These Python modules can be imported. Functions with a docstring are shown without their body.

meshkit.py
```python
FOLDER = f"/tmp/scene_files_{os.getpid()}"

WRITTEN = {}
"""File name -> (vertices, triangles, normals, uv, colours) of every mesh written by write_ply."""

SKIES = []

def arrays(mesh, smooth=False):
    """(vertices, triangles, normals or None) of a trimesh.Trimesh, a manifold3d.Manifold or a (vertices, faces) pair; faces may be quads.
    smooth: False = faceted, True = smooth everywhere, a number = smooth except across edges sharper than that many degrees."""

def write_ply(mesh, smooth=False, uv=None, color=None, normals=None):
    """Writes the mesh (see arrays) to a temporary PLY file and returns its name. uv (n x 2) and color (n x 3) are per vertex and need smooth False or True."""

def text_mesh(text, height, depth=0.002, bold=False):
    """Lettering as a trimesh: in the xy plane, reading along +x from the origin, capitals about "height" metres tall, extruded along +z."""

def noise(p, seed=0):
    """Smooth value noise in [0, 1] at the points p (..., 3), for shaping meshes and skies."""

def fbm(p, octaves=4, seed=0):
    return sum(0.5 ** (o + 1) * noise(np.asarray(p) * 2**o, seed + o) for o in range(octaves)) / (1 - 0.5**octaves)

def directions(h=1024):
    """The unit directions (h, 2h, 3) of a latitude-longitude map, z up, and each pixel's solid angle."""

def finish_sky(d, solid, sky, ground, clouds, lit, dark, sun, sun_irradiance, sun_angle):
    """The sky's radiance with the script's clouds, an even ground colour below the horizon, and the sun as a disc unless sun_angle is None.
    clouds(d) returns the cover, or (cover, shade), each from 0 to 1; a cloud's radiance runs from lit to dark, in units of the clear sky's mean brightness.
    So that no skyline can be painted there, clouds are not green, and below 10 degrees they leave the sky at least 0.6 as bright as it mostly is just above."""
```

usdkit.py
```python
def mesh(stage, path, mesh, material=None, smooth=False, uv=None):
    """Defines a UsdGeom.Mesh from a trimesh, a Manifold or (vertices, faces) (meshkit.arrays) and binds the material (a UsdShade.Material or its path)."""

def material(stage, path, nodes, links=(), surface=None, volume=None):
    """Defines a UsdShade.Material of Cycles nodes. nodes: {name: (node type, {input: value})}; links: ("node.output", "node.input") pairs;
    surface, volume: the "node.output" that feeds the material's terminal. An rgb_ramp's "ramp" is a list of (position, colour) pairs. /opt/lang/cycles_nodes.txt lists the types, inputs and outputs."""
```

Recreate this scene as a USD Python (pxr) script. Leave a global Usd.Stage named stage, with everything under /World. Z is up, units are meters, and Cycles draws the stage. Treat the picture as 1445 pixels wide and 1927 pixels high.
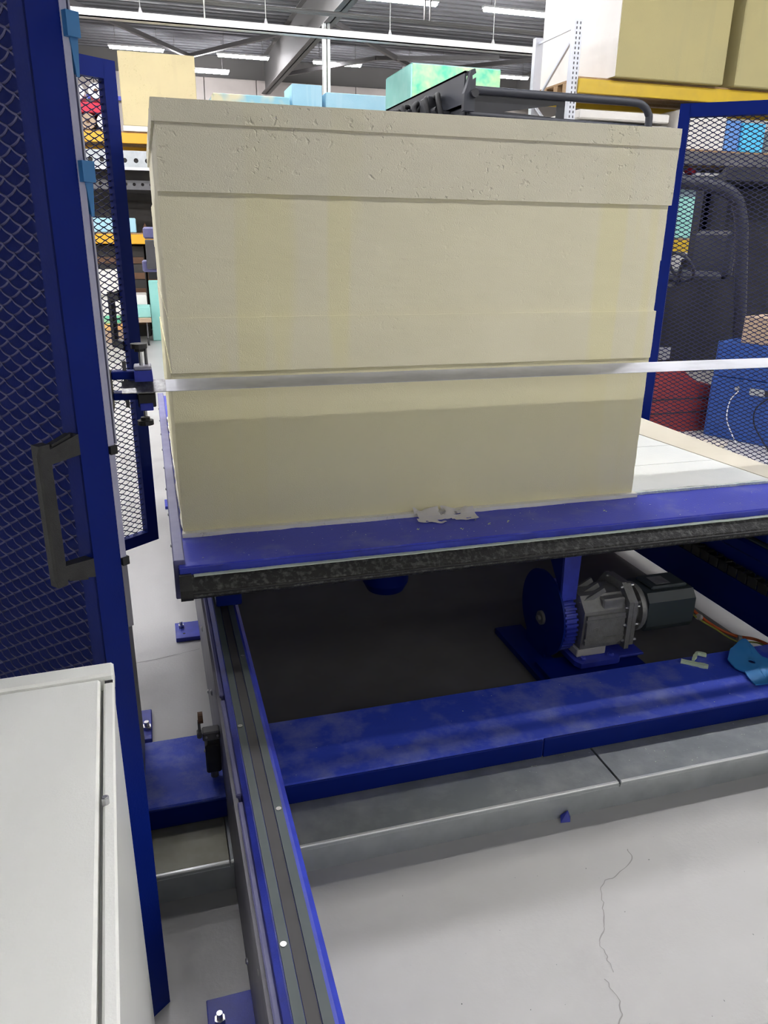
import math, random
import numpy as np, trimesh, usdkit, meshkit
from pxr import Usd, UsdGeom, UsdLux, Gf, Sdf, Vt, UsdShade
from shapely.geometry import Polygon, Point, box as sbox

random.seed(7); RNG = np.random.RandomState(7)
stage = Usd.Stage.CreateInMemory()
UsdGeom.SetStageUpAxis(stage, UsdGeom.Tokens.z); UsdGeom.SetStageMetersPerUnit(stage, 1.0)
UsdGeom.Xform.Define(stage, '/World'); UsdGeom.Scope.Define(stage, '/World/Looks')

# ------------------------------------------------------------------ camera, light, exposure
W, H, FPX = 1445, 1927, 1444.0
YAW, PITCH, ROLL = 0.292713, -0.347370, 0.0148414
CAM = np.array([0.0, 0.0, 1.72])
EXPOSURE = 1.90
LAMP = 30.0            # emission of a ceiling tube
fw = np.array([math.sin(YAW)*math.cos(PITCH), math.cos(YAW)*math.cos(PITCH), math.sin(PITCH)])
r0 = np.array([math.cos(YAW), -math.sin(YAW), 0.0]); u0 = np.cross(r0, fw)
rt = r0*math.cos(ROLL) + u0*math.sin(ROLL); up = np.cross(rt, fw)
cam = UsdGeom.Camera.Define(stage, '/World/camera')
cam.CreateHorizontalApertureAttr(36.0); cam.CreateVerticalApertureAttr(36.0*H/W)
cam.CreateFocalLengthAttr(36.0*FPX/W); cam.CreateClippingRangeAttr(Gf.Vec2f(0.05, 200))
cam.CreateExposureAttr(EXPOSURE)
m4 = Gf.Matrix4d(*rt, 0, *up, 0, *(-fw), 0, *CAM, 1)
cam.AddTransformOp().Set(m4)
dome = UsdLux.DomeLight.Define(stage, '/World/dome'); dome.CreateIntensityAttr(0.02); dome.CreateColorAttr(Gf.Vec3f(0.9, 0.95, 1.0))

# ------------------------------------------------------------------ helpers: prims
COUNT = {}
def numbered(parent, name):
    k = (parent, name); n = COUNT.get(k, 0); COUNT[k] = n + 1
    return name if n == 0 else f'{name}_{n:03d}'
def setd(p, label=None, cat=None, group=None, kind=None):
    for k, v in (('label', label), ('category', cat), ('group', group), ('kind', kind)):
        if v: p.SetCustomDataByKey(k, v)
class Node:
    def __init__(s, path, origin, prim): s.path, s.o, s.prim = path, np.asarray(origin, float), prim
def thing(name, label, cat, base=(0, 0, 0), group=None, kind=None):
    path = '/World/' + numbered('/World', name)
    x = UsdGeom.Xform.Define(stage, path); x.AddTranslateOp().Set(Gf.Vec3d(*map(float, base)))
    setd(x.GetPrim(), label, cat, group, kind)
    return Node(path, base, x.GetPrim())
def tri(m):
    if isinstance(m, (list, tuple)) and len(m) and isinstance(m[0], trimesh.Trimesh): m = trimesh.util.concatenate(list(m))
    return m
def part(par, name, mesh, mat, smooth=False, label=None, kind=None):
    mesh = tri(mesh).copy(); mesh.apply_translation(-par.o)
    path = par.path + '/' + numbered(par.path, name)
    g = usdkit.mesh(stage, path, mesh, mat, smooth=smooth)
    setd(g.GetPrim(), label, None, None, kind)
    return Node(path, par.o, g.GetPrim())
def solo(name, mesh, mat, label=None, cat=None, group=None, kind=None, smooth=False):
    mesh = tri(mesh).copy(); b = mesh.bounds
    base = np.array([(b[0][0]+b[1][0])/2, (b[0][1]+b[1][1])/2, b[0][2]]); mesh.apply_translation(-base)
    path = '/World/' + numbered('/World', name)
    g = usdkit.mesh(stage, path, mesh, mat, smooth=smooth); g.AddTranslateOp().Set(Gf.Vec3d(*base))
    setd(g.GetPrim(), label, cat, group, kind)
    return Node(path, base, g.GetPrim())

# ------------------------------------------------------------------ helpers: shapes
def bx(x0, x1, y0, y1, z0, z1, b=0.0):
    lo, hi = np.minimum([x0, y0, z0], [x1, y1, z1]).astype(float), np.maximum([x0, y0, z0], [x1, y1, z1]).astype(float)
    b = min(b, 0.45*float((hi-lo).min()))
    if b <= 0:
        m = trimesh.creation.box(extents=hi-lo); m.apply_translation((lo+hi)/2); return m
    pts = []
    for i in range(8):
        c = np.array([hi[k] if i >> k & 1 else lo[k] for k in range(3)]); s = np.array([-1 if i >> k & 1 else 1 for k in range(3)])
        for k in range(3):
            d = s*b; d[k] = 0; pts.append(c+d)
    return trimesh.convex.convex_hull(np.array(pts))
def rotz(m, deg, c):
    m = m.copy(); m.apply_transform(trimesh.transformations.rotation_matrix(math.radians(deg), [0, 0, 1], [c[0], c[1], 0])); return m
def frame(a, b):
    d = np.asarray(b, float)-np.asarray(a, float); L = np.linalg.norm(d); d /= L
    h = np.array([0, 0, 1.0]) if abs(d[2]) < 0.9 else np.array([1.0, 0, 0])
    u = np.cross(h, d); u /= np.linalg.norm(u); v = np.cross(d, u); return d, u, v, L
def bar(a, b, w, t):
    a, b = np.asarray(a, float), np.asarray(b, float); d, u, v, L = frame(a, b)
    V = [p+su*u*w/2+sv*v*t/2 for p in (a, b) for su, sv in ((-1, -1), (1, -1), (1, 1), (-1, 1))]
    F = [[0, 3, 2, 1], [4, 5, 6, 7], [0, 1, 5, 4], [1, 2, 6, 5], [2, 3, 7, 6], [3, 0, 4, 7]]
    F = [t_ for f in F for t_ in ([f[0], f[1], f[2]], [f[0], f[2], f[3]])]
    return trimesh.Trimesh(np.array(V), np.array(F), process=False)
def cyl(a, b, r, n=20, r2=None):
    a, b = np.asarray(a, float), np.asarray(b, float); d, u, v, L = frame(a, b); r2 = r if r2 is None else r2
    t = np.linspace(0, 2*np.pi, n, endpoint=False)
    ring = np.cos(t)[:, None]*u+np.sin(t)[:, None]*v
    V = np.vstack([a+ring*r, b+ring*r2, [a], [b]]); F = []
    for i in range(n):
        j = (i+1) % n
        F += [[i, j, n+j], [i, n+j, n+i], [2*n, j, i], [2*n+1, n+i, n+j]]
    return trimesh.Trimesh(V, np.array(F), process=False)
def spline(pts, n=8):
    P = np.asarray(pts, float); P = np.vstack([2*P[0]-P[1], P, 2*P[-1]-P[-2]]); out = []
    for i in range(1, len(P)-2):
        for t in np.linspace(0, 1, n, endpoint=False):
            a, b, c, d = P[i-1:i+3]
            out.append(0.5*((2*b)+(c-a)*t+(2*a-5*b+4*c-d)*t*t+(3*b-a-3*c+d)*t**3))
    out.append(P[-2]); return np.array(out)
def tube(pts, r, n=10, sm=0):
    P = spline(pts, sm) if sm else np.asarray(pts, float)
    T = np.gradient(P, axis=0); T /= np.linalg.norm(T, axis=1)[:, None]
    h = np.array([0, 0, 1.0]) if abs(T[0][2]) < 0.9 else np.array([1.0, 0, 0])
    u = np.cross(h, T[0]); u /= np.linalg.norm(u); V = []
    a = np.linspace(0, 2*np.pi, n, endpoint=False)
    for p, t in zip(P, T):
        u = u-t*np.dot(u, t); u /= np.linalg.norm(u); v = np.cross(t, u)
        V.append(p+r*(np.cos(a)[:, None]*u+np.sin(a)[:, None]*v))
    k = len(P); V = np.vstack(V+[[P[0]], [P[-1]]]); F = []
    for i in range(k-1):
        for j in range(n):
            q = (j+1) % n
            F += [[i*n+j, i*n+q, (i+1)*n+q], [i*n+j, (i+1)*n+q, (i+1)*n+j]]
    for j in range(n):
        q = (j+1) % n
        F += [[k*n, q, j], [k*n+1, (k-1)*n+j, (k-1)*n+q]]
    return trimesh.Trimesh(V, np.array(F), process=False)
AX = {'x': (1, 2, 0), 'y': (0, 2, 1), 'z': (0, 1, 2)}
def prism(poly, axis, a, b):
    """poly: shapely polygon or points in the plane of the other two axes (in x,y,z order); extruded along axis from a to b."""
    if not isinstance(poly, Polygon): poly = Polygon(poly)
    m = trimesh.creation.extrude_polygon(poly, abs(b-a), engine='earcut'); v = np.array(m.vertices); i, j, k = AX[axis]
    out = np.zeros_like(v); out[:, i] = v[:, 0]; out[:, j] = v[:, 1]; out[:, k] = v[:, 2]+min(a, b)
    m = trimesh.Trimesh(out, m.faces, process=False)
    if m.volume < 0: m.invert()
    return m
def dome_bolt(c, n, r, h):
    c, n = np.asarray(c, float), np.asarray(n, float); n = n/np.linalg.norm(n)
    return trimesh.util.concatenate([cyl(c, c+n*h*0.5, r, 12), cyl(c+n*h*0.5, c+n*h, r, 12, r*0.6)])
def expanded(origin, d, w, h, L=0.046, S=0.024, sw=0.0045, th=0.0022, tilt=35, ns=8, nrm=None, sharp=0.0):
    """expanded metal: rows of wavy tilted ribbons that touch their neighbours at the bonds."""
    o, d = np.asarray(origin, float), np.asarray(d, float); z = np.array([0, 0, 1.0]); n = np.cross(d, z) if nrm is None else np.asarray(nrm, float)
    ca, sa = math.cos(math.radians(tilt)), math.sin(math.radians(tilt)); V, F, at = [], [], 0
    xs = np.arange(0, w+1e-6, L/ns); rows = int(h/(S/2))
    for k in range(rows+1):
        s = 1 if k % 2 == 0 else -1
        wv = np.cos(2*np.pi*xs/L); wv = (1-sharp)*wv+sharp*np.arcsin(np.clip(wv, -1, 1))*2/np.pi; zz = k*S/2+s*(S/4)*wv*0.97; slope = -s*np.sin(2*np.pi*xs/L)
        a1 = z*ca+n*sa; a2 = -z*sa+n*ca
        base = o+xs[:, None]*d+zz[:, None]*z+(n*0.0035)[None]*slope[:, None]
        ring = [base+e1*a1*sw/2+e2*a2*th/2 for e1, e2 in ((-1, -1), (1, -1), (1, 1), (-1, 1))]
        V.append(np.stack(ring, 1).reshape(-1, 3)); m = len(xs)
        i = np.arange(m-1)[:, None]*4; q = np.arange(4)[None]; q2 = (q+1) % 4
        a, b, c, e = i+q, i+q2, i+4+q2, i+4+q
        F.append(np.concatenate([np.stack([a, b, c], -1).reshape(-1, 3), np.stack([a, c, e], -1).reshape(-1, 3)])+at); at += m*4
    return trimesh.Trimesh(np.vstack(V), np.vstack(F), process=False)
def at_dir(p, d, t): return np.array([p[0]+d[0]*t, p[1]+d[1]*t])
def slab_dir(p, d, n, t0, t1, n0, n1, z0, z1):
    """box along horizontal direction d (t0..t1), horizontal normal n (n0..n1) and z."""
    p, d, n = (np.array([q[0], q[1], 0.0]) for q in (p, d, n))
    V = [p+d*t+n*m+np.array([0, 0, z]) for t in (t0, t1) for m in (n0, n1) for z in (z0, z1)]
    return trimesh.convex.convex_hull(np.array(V))

# ------------------------------------------------------------------ helpers: materials
def M(name, c1, c2=None, scale=6.0, rough=0.5, metal=0.0, bump=0.0, bscale=80.0, detail=4.0, lo=0.4, hi=0.65, stretch=(1, 1, 1), spec=0.5, coat=0.0, emit=None, bdist=0.02, rough2=None):
    n = {'p': ('principled_bsdf', {'base_color': c1, 'roughness': rough, 'metallic': metal, 'specular_ior_level': spec, 'coat_weight': coat})}
    l = []
    if emit: n['p'][1].update(emission_color=emit[0], emission_strength=emit[1])
    if c2 is not None or bump:
        n['g'] = ('geometry', {}); n['mp'] = ('mapping', {'scale': stretch}); l += [('g.position', 'mp.vector')]
    if c2 is not None:
        n['n'] = ('noise_texture', {'scale': scale, 'detail': detail, 'roughness': 0.6})
        n['r'] = ('rgb_ramp', {'ramp': [(0, c1), (lo, c1), (hi, c2), (1, c2)]})
        l += [('mp.vector', 'n.vector'), ('n.fac', 'r.fac'), ('r.color', 'p.base_color')]
        if rough2 is not None:
            n['mr'] = ('map_range', {'from_min': lo, 'from_max': hi, 'to_min': rough, 'to_max': rough2, 'clamp': True})
            l += [('n.fac', 'mr.value'), ('mr.result', 'p.roughness')]
    if bump:
        n['bn'] = ('noise_texture', {'scale': bscale, 'detail': 3.0}); n['b'] = ('bump', {'strength': bump, 'distance': bdist})
        l += [('g.position', 'bn.vector'), ('bn.fac', 'b.height'), ('b.normal', 'p.normal')]
    return usdkit.material(stage, '/World/Looks/'+name, n, l, surface='p.BSDF')
def foam_mat(name, c1, c2, band=None, pits=0.5, fine=0.25, amount=1.0):
    """foam: soft colour drift, vertical bands of another tone, fine grain and sparse pits."""
    n = {'p': ('principled_bsdf', {'roughness': 0.9, 'specular_ior_level': 0.15}), 'g': ('geometry', {}),
         'n': ('noise_texture', {'scale': 2.2, 'detail': 5.0}), 'r': ('rgb_ramp', {'ramp': [(0, c1), (0.38, c1), (0.65, c2), (1, c2)]}),
         'mb': ('mapping', {'scale': (5.2, 0.01, 0.28)}), 'nb': ('noise_texture', {'scale': 1.0, 'detail': 2.0, 'roughness': 0.7}),
         'rb': ('map_range', {'from_min': 0.56, 'from_max': 0.62, 'to_min': 0.0, 'to_max': amount, 'clamp': True}),
         'mx': ('mix_color', {'b': band or c2}),
         'nf': ('noise_texture', {'scale': 260.0, 'detail': 2.0}), 'np': ('noise_texture', {'scale': 52.0, 'detail': 3.0, 'distortion': 0.4}),
         'nm': ('noise_texture', {'scale': 3.5, 'detail': 2.0}), 'mm': ('map_range', {'from_min': 0.44, 'from_max': 0.62, 'to_min': 0.0, 'to_max': 1.0, 'clamp': True}),
         'mp': ('map_range', {'from_min': 0.60, 'from_max': 0.78, 'to_min': 0.0, 'to_max': 1.0, 'clamp': True}), 'mu': ('math', {'math_type': 'multiply'}),
         'b1': ('bump', {'strength': fine, 'distance': 0.004}), 'b2': ('bump', {'strength': pits, 'distance': 0.012, 'invert': True})}
    l = [('g.position', 'n.vector'), ('n.fac', 'r.fac'), ('r.color', 'mx.a'), ('g.position', 'mb.vector'), ('mb.vector', 'nb.vector'), ('nb.fac', 'rb.value'), ('rb.result', 'mx.fac'), ('mx.result', 'p.base_color'),
         ('g.position', 'nf.vector'), ('nf.fac', 'b1.height'), ('g.position', 'np.vector'), ('np.fac', 'mp.value'), ('g.position', 'nm.vector'), ('nm.fac', 'mm.value'),
         ('mp.result', 'mu.value1'), ('mm.result', 'mu.value2'), ('mu.value', 'b2.height'), ('b1.normal', 'b2.normal'), ('b2.normal', 'p.normal')]
    return usdkit.material(stage, '/World/Looks/'+name, n, l, surface='p.BSDF')

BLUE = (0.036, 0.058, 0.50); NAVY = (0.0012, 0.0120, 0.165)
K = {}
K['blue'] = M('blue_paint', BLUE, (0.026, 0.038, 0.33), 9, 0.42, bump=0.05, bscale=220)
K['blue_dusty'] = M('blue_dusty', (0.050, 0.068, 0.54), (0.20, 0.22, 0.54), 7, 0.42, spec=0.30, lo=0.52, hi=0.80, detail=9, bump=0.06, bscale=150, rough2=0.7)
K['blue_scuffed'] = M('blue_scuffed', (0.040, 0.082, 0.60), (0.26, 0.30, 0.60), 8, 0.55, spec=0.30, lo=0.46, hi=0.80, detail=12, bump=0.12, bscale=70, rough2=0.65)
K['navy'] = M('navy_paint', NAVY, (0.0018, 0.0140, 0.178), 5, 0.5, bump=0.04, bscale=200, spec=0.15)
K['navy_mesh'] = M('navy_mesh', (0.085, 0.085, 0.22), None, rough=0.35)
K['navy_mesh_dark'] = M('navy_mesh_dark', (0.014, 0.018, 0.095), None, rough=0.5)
K['lav'] = M('lavender_rail_paint', (0.16, 0.16, 0.34), (0.20, 0.20, 0.38), 12, 0.4)
K['seal'] = M('pale_lavender_seal', (0.36, 0.36, 0.50), (0.42, 0.42, 0.54), 30, 0.5)
K['alu'] = M('aluminium_strip', (0.40, 0.40, 0.48), None, rough=0.45, metal=0.3)
K['black'] = M('black_plastic', (0.018, 0.018, 0.018), (0.030, 0.030, 0.028), 30, 0.5, bump=0.15, bscale=500)
K['black_dusty'] = M('black_dusty', (0.016, 0.016, 0.015), (0.17, 0.18, 0.16), 60, 0.5, lo=0.48, hi=0.80, detail=12, bump=0.2, bscale=180)
K['rubber'] = M('dark_rubber', (0.010, 0.010, 0.011), None, rough=0.65)
K['white_enamel'] = M('white_enamel', (0.80, 0.81, 0.77), (0.82, 0.83, 0.79), 3, 0.28, bump=0.10, bscale=260, bdist=0.004)
K['steel'] = M('steel', (0.55, 0.55, 0.56), None, rough=0.3, metal=1.0)
K['blade'] = M('blade_steel', (0.62, 0.63, 0.66), (0.52, 0.53, 0.56), 20, 0.50, metal=0.6, stretch=(0.3, 1, 1))
K['blade_worn'] = M('blade_worn', (0.25, 0.25, 0.25), (0.50, 0.50, 0.50), 40, 0.45, metal=0.8)
K['galv'] = M('galvanised', (0.50, 0.53, 0.54), (0.44, 0.47, 0.48), 14, 0.42, metal=0.55, detail=6)
K['galv_glint'] = M('galvanised_glint', (0.78, 0.80, 0.80), None, rough=0.3, metal=0.4)  # paler zinc: the highlight along the lid edge is put into the colour
K['galv_dirty'] = M('galvanised_dusty', (0.25, 0.275, 0.285), (0.42, 0.435, 0.435), 7, 0.42, metal=0.4, lo=0.42, hi=0.78, detail=12, bump=0.05, bscale=60)
K['galv_olive'] = M('galvanised_olive', (0.22, 0.215, 0.16), (0.30, 0.295, 0.24), 6, 0.5, metal=0.3, detail=8)
K['strip_green'] = M('rail_strip_grey_green', (0.060, 0.080, 0.082), (0.075, 0.092, 0.095), 8, 0.5)
K['strip_dark'] = M('rail_strip_dark', (0.052, 0.050, 0.052), (0.040, 0.038, 0.040), 10, 0.55)
K['dark_grey'] = M('dark_grey_steel', (0.10, 0.10, 0.105), (0.13, 0.13, 0.135), 8, 0.5)
K['grey_purple'] = M('grey_painted_web', (0.17, 0.165, 0.19), (0.14, 0.135, 0.155), 8, 0.5)
K['gear_alu'] = M('cast_aluminium', (0.30, 0.30, 0.29), (0.24, 0.24, 0.23), 25, 0.5, metal=0.5, bump=0.08, bscale=150)
K['motor'] = M('motor_dark_teal', (0.040, 0.052, 0.056), None, rough=0.45)
K['block_white'] = M('pale_grey_block', (0.45, 0.44, 0.42), None, rough=0.6)
K['orange'] = M('orange_cable', (0.55, 0.10, 0.02), None, rough=0.5)
K['yelgreen'] = M('yellow_green_cable', (0.35, 0.38, 0.06), None, rough=0.5)
K['floor'] = M('painted_concrete', (0.46, 0.458, 0.446), (0.42, 0.418, 0.406), 1.6, 0.38, detail=9, bump=0.04, bscale=90, lo=0.38, hi=0.7)
K['shade'] = M('painted_pit_shade', (0.115, 0.112, 0.106), (0.145, 0.142, 0.135), 2.5, 0.7, detail=9)
K['crack'] = M('floor_crack', (0.30, 0.29, 0.28), None, rough=0.9)
K['deck'] = M('ceiling_deck', (0.19, 0.195, 0.21), (0.14, 0.14, 0.15), 0.6, 0.6)
K['rafter'] = M('rafter_paint', (0.15, 0.145, 0.14), None, rough=0.65)
K['brace'] = M('brace_paint', (0.13, 0.125, 0.125), None, rough=0.5)
K['tray'] = M('tray_zinc', (0.62, 0.63, 0.60), (0.52, 0.53, 0.52), 5, 0.4, metal=0.3)
K['wall'] = M('wall_panel', (0.40, 0.36, 0.33), (0.36, 0.33, 0.30), 1.2, 0.6)
K['wall_dark'] = M('wall_dark', (0.10, 0.095, 0.09), None, rough=0.7)
K['wall_mid'] = M('wall_mid', (0.58, 0.58, 0.56), None, rough=0.8)
CREAM, CREAM2, YEL = (0.83, 0.785, 0.575), (0.79, 0.745, 0.535), (0.82, 0.765, 0.43)
K['foam'] = foam_mat('cream_foam', CREAM, CREAM2, YEL, 0.16, 0.25, 0.50)
K['foam_rough'] = foam_mat('cream_foam_rough', (0.76, 0.725, 0.56), (0.80, 0.755, 0.58), (0.77, 0.725, 0.50), 0.50, 0.3, 0.3)
K['foam_skin'] = foam_mat('cream_foam_white', (0.86, 0.85, 0.76), (0.83, 0.81, 0.72), None, 0.6, 0.3)
K['foam_base'] = foam_mat('cream_foam_base', (0.81, 0.765, 0.51), (0.82, 0.765, 0.50), (0.81, 0.75, 0.43), 0.12, 0.25, 0.3)
K['foam_yel'] = foam_mat('yellow_foam', (0.66, 0.57, 0.33), (0.63, 0.54, 0.32), None, 0.5, 0.2)
K['foam_straw'] = foam_mat('straw_foam', (0.45, 0.40, 0.20), (0.43, 0.385, 0.20), None, 0.2, 0.2)
K['foam_white'] = foam_mat('white_foam', (0.80, 0.78, 0.74), (0.76, 0.74, 0.70), None, 0.3, 0.2)
K['foam_ltblue'] = foam_mat('light_blue_foam', (0.36, 0.62, 0.76), (0.42, 0.66, 0.78), None, 0.2, 0.2)
K['foam_wave'] = M('blue_cream_marbled_foam', (0.30, 0.58, 0.68), (0.78, 0.74, 0.52), 2.2, 0.9, detail=2, lo=0.42, hi=0.6)
K['foam_green'] = M('green_marbled_foam', (0.12, 0.56, 0.36), (0.56, 0.70, 0.38), 3.0, 0.9, detail=3, lo=0.40, hi=0.66)
K['foam_teal'] = M('teal_foam', (0.28, 0.62, 0.56), (0.34, 0.66, 0.60), 3.0, 0.9)
K['foam_cyan'] = M('cyan_foam', (0.10, 0.58, 0.92), None, rough=0.9)
K['foam_midblue'] = M('mid_blue_foam', (0.14, 0.32, 0.72), None, rough=0.9)
K['foam_grey'] = M('grey_foam', (0.18, 0.22, 0.26), (0.22, 0.28, 0.30), 3, 0.9)
K['yellow'] = M('yellow_beam', (0.62, 0.42, 0.015), (0.56, 0.38, 0.02), 4, 0.4)
K['orange_beam'] = M('orange_beam', (0.80, 0.42, 0.03), None, rough=0.4)
K['wood'] = M('chipboard', (0.38, 0.25, 0.13), (0.32, 0.20, 0.10), 30, 0.7)
K['card'] = M('cardboard', (0.48, 0.36, 0.25), (0.44, 0.33, 0.23), 6, 0.8)
K['sheet'] = M('white_sheet', (0.76, 0.78, 0.77), (0.70, 0.73, 0.73), 3, 0.5, bump=0.06, bscale=120)
K['sheet_edge'] = M('mint_sheet_edge', (0.62, 0.72, 0.68), (0.74, 0.78, 0.74), 20, 0.7, bump=0.5, bscale=90)
K['board'] = M('cream_board', (0.66, 0.62, 0.52), (0.62, 0.58, 0.48), 3, 0.6)
K['film'] = usdkit.material(stage, '/World/Looks/plastic_film', {'p': ('principled_bsdf', {'base_color': (0.80, 0.78, 0.78), 'roughness': 0.35}), 't': ('transparent_bsdf', {}), 'm': ('mix_closure', {'fac': 0.80})},
                            [('t.BSDF', 'm.closure1'), ('p.BSDF', 'm.closure2')], surface='m.closure')
K['scrap'] = M('pale_green_foam', (0.62, 0.74, 0.50), None, rough=0.9)
K['crumb'] = M('foam_crumbs', (0.60, 0.68, 0.60), None, rough=0.9)
K['ltblue'] = M('light_blue_plastic', (0.035, 0.25, 0.62), (0.05, 0.28, 0.64), 8, 0.5)
K['clip'] = M('clip_blue', (0.04, 0.19, 0.44), None, rough=0.4)
K['red'] = M('red_paint', (0.26, 0.030, 0.030), (0.22, 0.026, 0.028), 4, 0.45)
K['fork'] = M('forklift_black', (0.010, 0.011, 0.015), (0.014, 0.015, 0.019), 5, 0.55)
K['fork2'] = M('forklift_grey', (0.022, 0.025, 0.035), None, rough=0.5)
K['cab_blue'] = M('cabinet_blue', (0.018, 0.075, 0.33), (0.022, 0.085, 0.36), 3, 0.4)
K['rack'] = M('rack_zinc', (0.55, 0.57, 0.62), None, rough=0.4, metal=0.3)
K['rack_hole'] = M('rack_slot', (0.08, 0.08, 0.09), None, rough=0.7)
K['dark'] = M('dark_interior', (0.035, 0.033, 0.032), (0.05, 0.045, 0.04), 3, 0.8)
K['brown'] = M('brown_wood', (0.14, 0.07, 0.035), (0.10, 0.05, 0.025), 5, 0.7)
K['redcloth'] = M('red_foam', (0.70, 0.05, 0.09), None, rough=0.9)
K['white'] = M('white_plain', (0.78, 0.78, 0.78), None, rough=0.6)
K['orangebag'] = M('orange_bag', (0.85, 0.42, 0.20), (0.80, 0.55, 0.15), 9, 0.7)
K['lamp'] = M('lamp_diffuser', (0.8, 0.8, 0.8), None, rough=0.5, emit=((1.0, 0.975, 0.945), LAMP))
K['lamp_cool'] = M('lamp_diffuser_cool', (0.8, 0.8, 0.8), None, rough=0.5, emit=((0.98, 0.965, 1.0), LAMP))
K['lampbody'] = M('lamp_body', (0.55, 0.55, 0.55), None, rough=0.5)

# ------------------------------------------------------------------ the hall
X0, X1, Y0, Y1, ZC = -7.0, 15.0, -2.2, 24.6, 6.3
floor = solo('floor', bx(X0-.2, X1+.2, Y0-.2, Y1+.2, -0.2, 0.0), K['floor'], 'pale grey painted concrete floor of the hall', None, kind='structure')
part(floor, 'pit_shade_patch', bx(.125, 2.47, 1.712, 5.05, 0, .0015), K['shade'], label='painted-in dark grey bed between the rails')  # floor patch coloured dark: the shade between the rails is painted in
def crack(pts, w):
    P = spline(pts, 14); P[:, 0] += (meshkit.noise(P*23, 3)-.5)*.02+(meshkit.noise(P*90, 4)-.5)*.010; P[:, 1] += (meshkit.noise(P*29, 9)-.5)*.012
    T = np.gradient(P, axis=0); N = np.stack([-T[:, 1], T[:, 0], 0*T[:, 0]], 1); N /= np.linalg.norm(N, axis=1)[:, None]
    ww = w*(0.35+meshkit.noise(P*31, 5))[:, None]
    top = np.vstack([P-N*ww/2, P+N*ww/2]); k = len(P); F = []
    for i in range(k-1): F += [[i, i+1, k+i+1], [i, k+i+1, k+i]]
    m = trimesh.Trimesh(top, np.array(F), process=False)
    if m.face_normals[:, 2].mean() < 0: m.invert()
    m.apply_translation([0, 0, 0.0006]); return m
part(floor, 'crack', crack([(1.23, 1.53, 0), (1.20, 1.47, 0), (1.08, 1.42, 0), (1.03, 1.32, 0), (.985, 1.25, 0), (.975, 1.18, 0)], .0028), K['crack'])
part(floor, 'crack', crack([(.945, 1.165, 0), (.935, 1.10, 0), (.905, 1.04, 0), (.89, .95, 0)], .0028), K['crack'])
part(floor, 'crack', crack([(-.35, 2.99, 0), (-.1, 3.02, 0), (.01, 3.04, 0), (.08, 3.06, 0)], .004), K['crack'])
# ceiling: trapezoid steel deck, ribs along x
prof, y, p = [], Y0, 0.30
while y < Y1:
    prof += [(y, ZC), (y+p*.40, ZC), (y+p*.50, ZC+.10), (y+p*.90, ZC+.10)]; y += p
prof.append((y, ZC)); top = [(a, b+.02) for a, b in prof[::-1]]
ceil = solo('ceiling', prism(Polygon(prof+top), 'x', X0, X1), K['deck'], 'dark grey corrugated steel roof deck', None, kind='structure')
roof = part(ceil, 'roof_sheet', bx(X0-.2, X1+.2, Y0-.2, Y1+.2, ZC+.14, ZC+.2), K['wall_dark'])
wb = solo('wall_back', bx(X0, X1, Y1, Y1+.2, 0, ZC+.13), K['wall_dark'], None, None, kind='structure')
for i in range(15):
    xa = X0+.3+i*1.45
    part(wb, 'panel', bx(xa, xa+1.43, Y1-.06, Y1, .1, 5.75, .006), K['wall'])
solo('wall_left', bx(X0-.2, X0, Y0, Y1, 0, ZC+.13), K['wall_mid'], None, None, kind='structure')
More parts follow.
